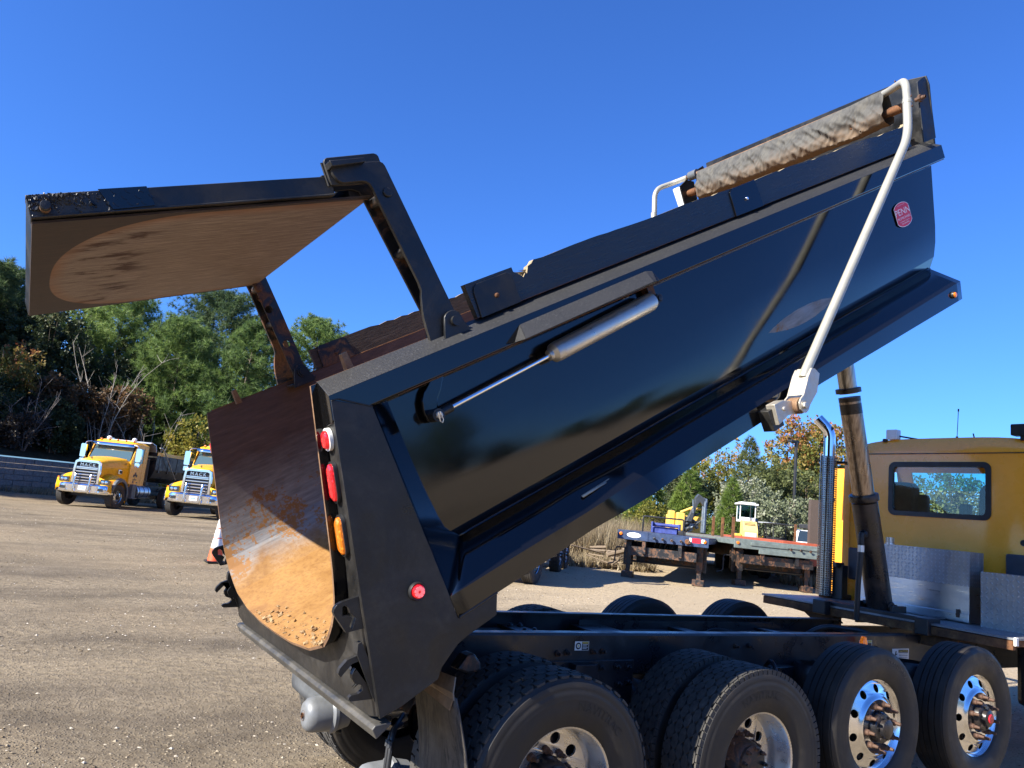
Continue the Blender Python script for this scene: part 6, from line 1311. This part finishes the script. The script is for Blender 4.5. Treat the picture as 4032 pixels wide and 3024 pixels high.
# ------------------------------------------------------------------ trees and shrubs
PINE = m_leaf('pine_needles', [(.055, .10, .035), (.13, .20, .055), (.22, .31, .08), (.34, .41, .14)], .45)
PINED = m_leaf('dark_pine_needles', [(.045, .08, .035), (.10, .15, .055), (.16, .22, .08), (.25, .31, .12)], .4)
YPINE = m_leaf('young_pine_needles', [(.08, .13, .03), (.15, .22, .04), (.23, .30, .06), (.31, .37, .10)], .45)
CEDAR = m_leaf('cedar_scales', [(.04, .06, .02), (.085, .11, .03), (.14, .16, .045), (.2, .21, .07)], .35)
OLIVE = m_leaf('olive_leaves', [(.07, .085, .03), (.13, .15, .05), (.20, .215, .08), (.29, .29, .13)], .4)
BACC = m_leaf('silvery_shrub_leaves', [(.10, .12, .065), (.19, .215, .12), (.32, .33, .22), (.52, .50, .41)], .35)
YELL = m_leaf('yellow_green_leaves', [(.07, .09, .015), (.16, .16, .025), (.28, .24, .04), (.36, .26, .06)], .4)
AUT = m_leaf('autumn_maple_leaves', [(.05, .075, .02), (.13, .15, .03), (.26, .19, .045), (.36, .14, .05), (.30, .09, .045)], .35)
BROWN = m_leaf('brown_dry_leaves', [(.05, .035, .018), (.11, .065, .03), (.18, .10, .045), (.22, .14, .07)], .3)
REDL = m_leaf('red_yellow_leaves', [(.10, .12, .03), (.26, .19, .05), (.34, .12, .06), (.30, .05, .035)], .35)
DARKB = m_leaf('dark_undergrowth_leaves', [(.022, .032, .014), (.045, .064, .025), (.08, .098, .036), (.12, .11, .05)], .25)
BARK = plain('grey_brown_bark', (.11, .085, .065), .9, 0, .45, 12, .4); PALE = plain('pale_bare_twig', (.30, .265, .22), .85, 0, .3, 10)
DRYG = m_leaf('dry_grass_blades', [(.16, .115, .065), (.26, .20, .11), (.36, .29, .18), (.44, .37, .25)], .3)

def leaves(name, P, D, size, mat, rs, kind='blade', n=12, width=.04, spread=.75, tint=None):
    """P,D: clump centres and directions; every clump becomes n small separate blades or leaves"""
    N = len(P)*n; c = np.repeat(P, n, 0); d = np.repeat(D, n, 0)
    r = rs.normal(size=(N, 3)); r /= np.linalg.norm(r, axis=1)[:, None]+1e-9
    dd = d*(1-spread)+r*spread; dd /= np.linalg.norm(dd, axis=1)[:, None]+1e-9
    q = rs.normal(size=(N, 3)); s = np.cross(dd, q); s /= np.linalg.norm(s, axis=1)[:, None]+1e-9
    L = size*(.6+.7*rs.rand(N, 1))
    if kind == 'blade':
        V = np.stack([c-s*width/2, c+s*width/2, c+dd*L], 1); k = 3
    else:
        o = c+r*size*spread*2.2*rs.rand(N, 1)**.6; h = dd*L*.5; w_ = s*L*width
        V = np.stack([o-h, o-h*.1+w_, o+h, o-h*.1-w_], 1); k = 4
    me = bpy.data.meshes.new(name); me.vertices.add(N*k); me.vertices.foreach_set('co', V.reshape(-1)); me.loops.add(N*k); me.polygons.add(N)
    me.loops.foreach_set('vertex_index', np.arange(N*k, dtype=np.int32)); me.polygons.foreach_set('loop_start', np.arange(0, N*k, k, dtype=np.int32)); me.polygons.foreach_set('loop_total', np.full(N, k, dtype=np.int32))
    t = rs.rand(len(P)) if tint is None else tint; T = np.clip(np.repeat(t, n)*.75+.25*rs.rand(N), 0, 1)
    a = me.attributes.new('tint', 'FLOAT', 'FACE'); a.data.foreach_set('value', T.astype(np.float32)); me.materials.append(mat); me.update(); me.validate(); return me
def norm(a): return a/(np.linalg.norm(a, axis=1)[:, None]+1e-9)
def tree(name, label, cat, trunk, crown, bark, loc, group=None):
    t = thing(name, label, cat, loc, 0, group); trunk.build('trunk', bark, t, ang=60); link('crown', crown, t); return t
def pine(h, cr, base, seed, mat, dens=1., tuft=.34, flat=.75, name='pine_tree', label='', loc=(0, 0, 0)):
    rs = np.random.RandomState(seed); tr = MB(); lean = rs.normal(size=2)*.02*h
    tp = [(lean[0]*t**2+.05*math.sin(5*t+seed), lean[1]*t**2, h*t) for t in np.linspace(0, .97, 9)]; tr.tube(tp, [max(.015, .016*h*(1-.93*t)) for t in np.linspace(0, 1, 9)], 8)
    P = []; D = []; nb = int(60*dens*(h/12)+26)
    for i in range(nb):
        f = base+(1-base)*((i+.5)/nb)**.9; g = (f-base)/(1-base)
        prof = (min(1, g/.28)**.7*.75+.25)*max(0, 1-max(0, (g-flat*.55)/(1.02-flat*.55))**2.0)**.6
        az = i*2.4+rs.rand()*.8; L = cr*prof*(.65+.5*rs.rand()); p0 = np.array([lean[0]*f**2, lean[1]*f**2, h*f]); up = .10+.45*g+rs.normal()*.08
        d = np.array([math.cos(az), math.sin(az), up]); d /= np.linalg.norm(d); pts = [p0+d*L*s_+np.array([0, 0, .10*L*s_*s_]) for s_ in (0, .35, .7, 1)]
        tr.tube([tuple(p) for p in pts], [.004*h*(1-.8*g)*.5+.008, .014, .009, .005], 4, caps=False)
        for s_ in np.arange(.22+.2*rs.rand(), 1.02, .26/(L+.35)):
            k = 4 if s_ > .8 else 5
            for _ in range(k):
                side = rs.normal(size=3); side -= d*side.dot(d); side[2] *= .6; w_ = (.14+.34*L*(1-abs(s_-.55))*.45)*rs.rand()
                P.append(p0+d*L*s_+np.array([0, 0, .1*L*s_*s_])+side*w_+np.array([0, 0, .06])); D.append(d*.7+side*.35+np.array([0, 0, .55]))
    for _ in range(10): P.append(np.array([lean[0], lean[1], h*(.93+.07*rs.rand())])+rs.normal(size=3)*.14); D.append(np.array([0, 0, 1.]))
    P = np.array(P); D = norm(np.array(D)); tint = np.clip(.5+.22*rs.normal(size=len(P)), 0, 1)
    return tree(name, label, 'tree', tr, leaves('crown', P, D, tuft*.95, mat, rs, 'blade', 18, .034, .60, tint), BARK, loc)
def broad(h, cr, base, seed, mat, leaf=.16, clumps=420, per=22, name='broadleaf_tree', label='', cat='tree', bark=None, gap=.1, loc=(0, 0, 0), squash=1., stems=1, tintz=0.):
    rs = np.random.RandomState(seed); tr = MB(); c0 = np.array([0, 0, h*(base+1)/2]); rad = np.array([cr, cr, h*(1-base)/2*squash])
    pts = []; lobes = [(rs.normal(size=3)*.55, .45+.3*rs.rand()) for _ in range(11)]
    while len(pts) < clumps:
        v = rs.normal(size=3); v /= np.linalg.norm(v); v *= rs.rand()**.42
        if v[2] < -.9: continue
        if not any(np.linalg.norm(v-a*min(1, .9/(np.linalg.norm(a)+.01))) < b for a, b in lobes): continue
        if noise.noise(Vector(v*2.6)+Vector((seed, 0, 0))) < gap-.32: continue
        pts.append(c0+v*rad)
    P = np.array(pts)
    for s_ in range(stems):
        a = rs.rand()*6.28; off = (0, 0) if stems == 1 else (.18*math.cos(a), .18*math.sin(a)); top = (off[0]*4, off[1]*4, h*.8)
        tr.tube([(off[0], off[1], 0), (off[0]*1.6, off[1]*1.6, h*.3), top], [.018*h/math.sqrt(stems)+.01, .013*h/math.sqrt(stems)+.006, .004*h+.004], 7)
    for i in rs.choice(len(P), min(26, len(P)), False):
        z0 = h*(base*.6+.25*rs.rand()); p1 = P[i]; mid = np.array([p1[0]*.45, p1[1]*.45, z0*.45+p1[2]*.55]); tr.tube([(0, 0, z0), tuple(mid), tuple(p1)], [.006*h, .004*h, .006], 4, caps=False)
    D = norm(P-c0+rs.normal(size=P.shape)*.2+np.array([0, 0, .2])); tint = np.clip(.45+.24*rs.normal(size=len(P))+tintz*(P[:, 2]/h-.55), 0, 1)
    return tree(name, label, cat, tr, leaves('crown', P, D, leaf, mat, rs, 'leaf', per, .42, .8, tint), bark or BARK, loc)
def conifer(h, cr, seed, mat, name, label, loc=(0, 0, 0), blade=.26, dens=1., droop=0.):
    rs = np.random.RandomState(seed); tr = MB(); tr.tube([(0, 0, 0), (0, 0, h*.97)], [.016*h, .01], 7); P = []; D = []
    n = int(950*dens); lob = rs.rand(16)*.5+.7
    for i in range(n):
        f = 1-(1-.03)*rs.rand()**.62; az = rs.rand()*6.28; k = int(az/6.28*8)+8*int(f*3.99 > 1.7); r_ = cr*(1-f)**.75*(.35+.75*rs.rand()**.5)*lob[k % 16]*(.75+.5*abs(noise.noise((az*1.5, f*6, seed))))
        P.append((r_*math.cos(az), r_*math.sin(az), h*f)); D.append((math.cos(az), math.sin(az), .7-droop))
    for f in np.linspace(.12, .9, 30):
        az = f*97; r_ = cr*(1-f)**.75*.8; tr.tube([(0, 0, h*f-.1), (r_*math.cos(az), r_*math.sin(az), h*f+.1)], [.02, .006], 4, caps=False)
    return tree(name, label, 'tree', tr, leaves('crown', np.array(P), norm(np.array(D)), blade, mat, rs, 'blade', 14, .045, .5, np.clip(.5+.22*rs.normal(size=n), 0, 1)), BARK, loc)
def bare(h, seed, label, loc, n=9, mat=None):
    rs = np.random.RandomState(seed); t = thing('bare_sapling', label, 'sapling', loc); m = MB()
    for k in range(n):
        a = rs.rand()*6.28; L = h*(.5+.5*rs.rand()); d = np.array([math.cos(a)*.30, math.sin(a)*.30, 1.]); pts = [np.array([0, 0, 0.])]
        for s_ in range(5): d = d+rs.normal(size=3)*.10; pts.append(pts[-1]+d/np.linalg.norm(d)*L/5)
        m.tube([tuple(p) for p in pts], [.045, .036, .028, .022, .016, .01], 5)
        for j in range(2, 6):
            for _ in range(3):
                e = pts[j-1]+(pts[j]-pts[j-1])*rs.rand(); b = rs.normal(size=3)*.5; b[2] = abs(b[2])+.35; m.tube([tuple(e), tuple(e+b*.35+rs.normal(size=3)*.04), tuple(e+b*.85)], [.013, .010, .006], 4, caps=False)
    m.build('stem', mat or PALE, t); return t
def bl(x, y): return (x, y, bankz(x, y)-.15)
# left bank
BH = lambda x, y, top: top-bankz(x, y)+.3
a1 = pine(10.2, 3.6, .30, 11, PINE, 1.25, .36, .8, label='broad round topped pine rising beside the lifted tailgate, over the first yellow truck', loc=bl(1.7, 59.4))
pine(17.0-bankz(9.4, 61.6), 4.4, .38, 12, PINED, 1.3, .36, .85, label='tallest dark round topped pine, left of the far gate arm', loc=bl(9.4, 61.6))
pine(12.6-bankz(5.6, 53.4), 3.7, .10, 13, PINE, 1.4, .40, .7, label='bright green pine filling the gap under the far gate arm', loc=bl(5.6, 53.4))
pine(12.9-bankz(9.4, 50.3), 3.5, .06, 14, PINE, 1.4, .40, .7, label='bright green pine standing right behind the far gate arm', loc=bl(9.4, 50.3))
pine(17.0, 4.0, .35, 15, PINE, 1.3, .38, .8, label='small distant pine top seen past the far gate arm', loc=(18.7, 64.9, .3))
pine(8.6, 3.2, .15, 16, PINED, 1.5, .36, .75, label='dark pine at the far left edge under the tailgate corner', loc=bl(-6.0, 57.5))
pine(7.6, 3.0, .2, 17, PINED, 1.3, .36, .75, label='dark pine cut by the left edge of the picture', loc=bl(-8.8, 55.0))
broad(7.6, 2.9, .15, 21, DARKB, .17, 620, 24, 'evergreen_tree', 'very dark broad evergreen left of the round topped pine', loc=bl(-2.2, 54.6), gap=.16)
broad(7.4, 2.6, .1, 22, DARKB, .17, 520, 24, 'evergreen_tree', 'very dark evergreen just right of the left edge pines', loc=bl(-4.2, 56.4), gap=.16)
broad(5.6, 1.9, .18, 23, REDL, .19, 330, 16, 'sumac_shrub', 'red and yellow leaved shrub at the left edge', 'shrub', loc=bl(-4.1, 51.4), gap=.2, tintz=.5, stems=3)
broad(5.0, 1.7, .25, 24, BROWN, .20, 240, 14, 'dry_leaf_sapling', 'brown leaved sapling left of the first yellow truck roof', 'sapling', loc=bl(-.9, 49.6), gap=.22, stems=2)
broad(5.2, 2.0, .3, 25, BROWN, .20, 260, 14, 'dry_leaf_sapling', 'brown leaved sapling above the first yellow truck roof', 'sapling', loc=bl(2.2, 50.2), gap=.24, stems=2)
broad(5.8, 1.9, .05, 26, YELL, .17, 420, 18, 'yellow_green_shrub', 'yellow green shrub left of the rusty tub edge', 'shrub', loc=bl(6.3, 47.0), stems=3, gap=.16)
broad(2.6, 1.2, .05, 27, BACC, .13, 260, 20, 'silvery_shrub', 'pale silvery shrub low beside the rusty tub edge', 'shrub', loc=bl(6.4, 44.3), stems=3)
broad(5.6, 2.4, .02, 28, OLIVE, .17, 520, 20, 'olive_shrub', 'sunlit olive shrub seen between the gate arm and the tub', 'shrub', loc=bl(9.3, 45.6), stems=3)
broad(5.4, 2.3, .02, 29, YELL, .16, 420, 18, 'yellow_green_shrub', 'yellow green shrub low behind the far gate hinge', 'shrub', loc=bl(11.6, 46.4), stems=3, gap=.2)
bare(8.4, 31, 'cluster of pale bare saplings in front of the round topped pine', bl(1.2, 49.2), 10)
bare(4.6, 32, 'thin grey bare saplings at the left edge above the block wall', bl(-2.6, 46.8), 7, plain('grey_twig', (.13, .11, .10), .9, 0, .3))
bare(6.4, 33, 'pale bare saplings right of the first yellow truck beacon', bl(4.0, 47.6), 8)
src = [broad(2.9, 1.7, -.05, 41, DARKB, .15, 330, 22, 'dark_shrub', 'dark shrub in the undergrowth on the bank, one of many alike', 'shrub', stems=4, loc=bl(-4.5, 48.3), gap=.18),
       broad(2.4, 1.6, -.05, 42, m_leaf('bramble_leaves', [(.02, .018, .014), (.045, .035, .026), (.075, .058, .045), (.11, .085, .065)], .15), .13, 320, 22, 'dark_shrub', 'dark shrub in the undergrowth on the bank, one of many alike', 'shrub', stems=5, loc=bl(-3.0, 47.1), gap=.18),
       broad(3.4, 1.6, 0, 43, DARKB, .16, 330, 22, 'dark_shrub', 'dark shrub in the undergrowth on the bank, one of many alike', 'shrub', stems=3, loc=bl(-1.2, 48.2), gap=.2)]
for s_ in src: s_['group'] = 'dark undergrowth shrubs on the bank'
rr = random.Random(77)
for i in range(40):
    s_ = 26+rr.random()*34; d = .9+(i % 4)*2.0+rr.random()*1.3; p0 = WA+wd*s_+wn*d
    dup(src[i % 3], (p0.x, p0.y, bankz(p0.x, p0.y)-.2), rr.random()*6, .72+.5*rr.random(), group='dark undergrowth shrubs on the bank')
# shade trees out of sight to the left, whose shadows fall over the bank and the yard in front of it
for i, (x, y, s_) in enumerate(((-10, 43, .85), (-11.5, 48, .85), (-15, 53.5, .9), (-14, 40, .9))):
    dup(a1, bl(x, y), i*1.3, s_, label='pine on the bank beyond the left edge of the picture', group='pines beyond the left edge')
bk = [o for o in COL.objects if o.name == 'evergreen_tree'][0]
for i, (x, y, s_) in enumerate(((-5, 62, 1.15), (-.5, 64, 1.1), (3.8, 60, 1.0), (6.5, 66, 1.2), (11.5, 57, 1.0), (13.5, 66, 1.1), (8, 56, .9), (-9, 61, 1.2), (1.5, 55, .8), (4.5, 57, .85))):
    dup(bk, bl(x, y), i*1.7, s_, label='dark evergreen filling the back of the wood behind the pines', group='dark evergreens at the back of the wood')
# right: shrubs and trees beyond the machines
conifer(8.4, 3.3, 51, CEDAR, 'cedar_tree', 'dark conical cedar under the edge of the bed, left of the lamp post', (44.2, 35.6, 1.0), .30, 1.5)
broad(6.32, 3.3, .1, 52, YELL, .17, 520, 20, 'yellow_tree', 'yellow leaved tree beside the dark cedar', loc=(43.1, 39.0, 1.05), gap=.14, tintz=.4)
broad(9.65, 3.68, .2, 53, AUT, .17, 420, 14, 'autumn_tree', 'thin orange and brown tree behind the dark cedar', loc=(50.6, 43.4, 1.21), gap=.28, tintz=.7)
broad(11.46, 4.7, .1, 54, AUT, .21, 900, 20, 'maple_tree', 'big orange topped maple behind the exhaust stack', loc=(51.7, 34.7, 1.07), gap=.12, tintz=1.0)
broad(8.75, 3.81, .05, 55, YELL, .20, 560, 18, 'yellow_green_tree', 'yellow green tree left of the big maple', loc=(54.2, 38.7, 1.17), gap=.16)
broad(6.49, 3.17, 0, 56, OLIVE, .17, 620, 22, 'olive_shrub', 'olive green shrub below the lamp post', 'shrub', loc=(41.8, 31.4, 0.9), stems=4)
broad(6.25, 2.92, 0, 57, OLIVE, .17, 560, 22, 'olive_shrub', 'olive green shrub just left of the exhaust guard', 'shrub', loc=(45.4, 31.1, 0.93), stems=4)
for i, (x, y, h, r_, lab) in enumerate(((36.3, 28.8, 4.58, 2.54, 'silvery green shrub right of the young pine, above the white cab'), (37.1, 26.8, 4.2, 2.67, 'silvery green shrub above the golf carts'), (39.0, 25.5, 4.07, 2.79, 'silvery green shrub above the white pickup'), (34.4, 26.6, 3.31, 2.03, 'low silvery green shrub behind the white cab'))):
    broad(h, r_, -.05, 60+i, BACC, .14, 560, 24, 'silvery_shrub', lab, 'shrub', stems=5, loc=(x, y, gz(x, y)-.1), gap=.14)
for i, (x, y, h, r_, lab) in enumerate(((32.7, 26.8, 4.2, 1.59, 'young bright green pine between the excavator boom and the white cab'), (30.7, 29.0, 3.69, 1.4, 'young bright green pine left of the excavator boom'), (28.8, 30.1, 3.15, 1.52, 'young pine with yellowish needles under the edge of the bed'), (34.9, 32.4, 5.34, 1.91, 'taller young pine behind the excavator boom'), (32.3, 33.2, 4.82, 1.91, 'young pine half hidden by the bed edge above the yellow tanks'))):
    conifer(h, r_, 70+i, YPINE, 'young_pine', lab, (x, y, gz(x, y)-.05), .30, .8)
broad(4.94, 3.05, 0, 81, DARKB, .17, 560, 22, 'evergreen_tree', 'dark evergreen bush behind the young pines', loc=(37.0, 34.7, 0.91), stems=2)
broad(5.15, 3.05, 0, 82, OLIVE, .17, 520, 20, 'olive_shrub', 'olive shrub at the left end of the row under the bed', 'shrub', loc=(29.1, 33.7, 0.76), stems=3)
broad(2.5, 1.65, 0, 83, YELL, .14, 280, 18, 'yellow_green_shrub', 'small yellow green bush left of the yellow tanks', 'shrub', loc=(27.6, 28.1, 0.68), stems=3)
broad(6.5, 3.3, .05, 84, OLIVE, .17, 620, 22, 'olive_tree', 'green tree seen through the cab windows', loc=(49.3, 23.3, 0.84), stems=2)
for i, (x, y, h) in enumerate(((48.6, 18.0, 4.47), (51.9, 23.5, 5.13), (57.4, 15.8, 4.91), (45.3, 24.1, 5.13))):
    broad(h, 2.8, 0, 85+i, (OLIVE, BACC, YELL, OLIVE)[i], .18, 420, 18, 'olive_shrub', 'shrub far right behind the yellow cab, one of the row', 'shrub', loc=(x, y, gz(x, y)-.1), stems=3, )['group'] = 'shrubs behind the yellow cab'
# dry weeds at the yard's edge
def weeds(name, label, pts, n, hgt, mat, seed):
    rs = np.random.RandomState(seed); P = []; D = []
    for (x, y, r_) in pts:
        for _ in range(n):
            a, q_ = rs.rand()*6.28, r_*math.sqrt(rs.rand()); xx, yy = x+q_*math.cos(a), y+q_*math.sin(a); P.append((xx, yy, gz(xx, yy)-.03)); D.append((rs.normal()*.25, rs.normal()*.25, 1))
    me = leaves(name, np.array(P), norm(np.array(D)), hgt, mat, rs, 'blade', 5, .025, .22); tag(link(name, me), label, 'weeds', kind='stuff')
weeds('dry_weeds', 'tall dry grass and weeds along the edge of the yard', [(18.6, 20.2, 2.0), (17.0, 20.2, 1.8), (20.6, 22.2, 1.9), (15.6, 18.8, 1.5)], 420, 1.4, DRYG, 91)
weeds('low_weeds', 'low dry stubble around the parked machines', [(14.6, 15.6, 1.4), (22.5, 15.6, 2.2), (20.0, 11.8, 1.2), (13.4, 15.9, 1.1), (25.5, 17.2, 2.5), (-2, 45, 2), (3, 44.6, 1.5)], 300, .38, DRYG, 92)
weeds('green_weeds', 'green weeds in front of the golf carts', [(28.4, 20.4, 1.2), (29.4, 19.2, 1.2), (27.6, 21.6, 1.2)], 200, .7, OLIVE, 93)
# wooded edge of the yard behind the camera, mirrored in the black paint
rr = random.Random(5)
mp = broad(8.5, 4.6, .04, 95, OLIVE, .26, 560, 16, 'roadside_tree', 'tree on the edge of the yard behind the viewpoint', loc=(-6, -64, 0), stems=2); mp['group'] = 'trees behind the viewpoint'
for i in range(34):
    x = -72+i*5.0+rr.uniform(-1, 1); dup(mp if i % 4 else a1, (x, -64+rr.uniform(-3, 6), 0), rr.random()*6, .65+.3*rr.random(), label='tree on the edge of the yard behind the viewpoint', group='trees behind the viewpoint')
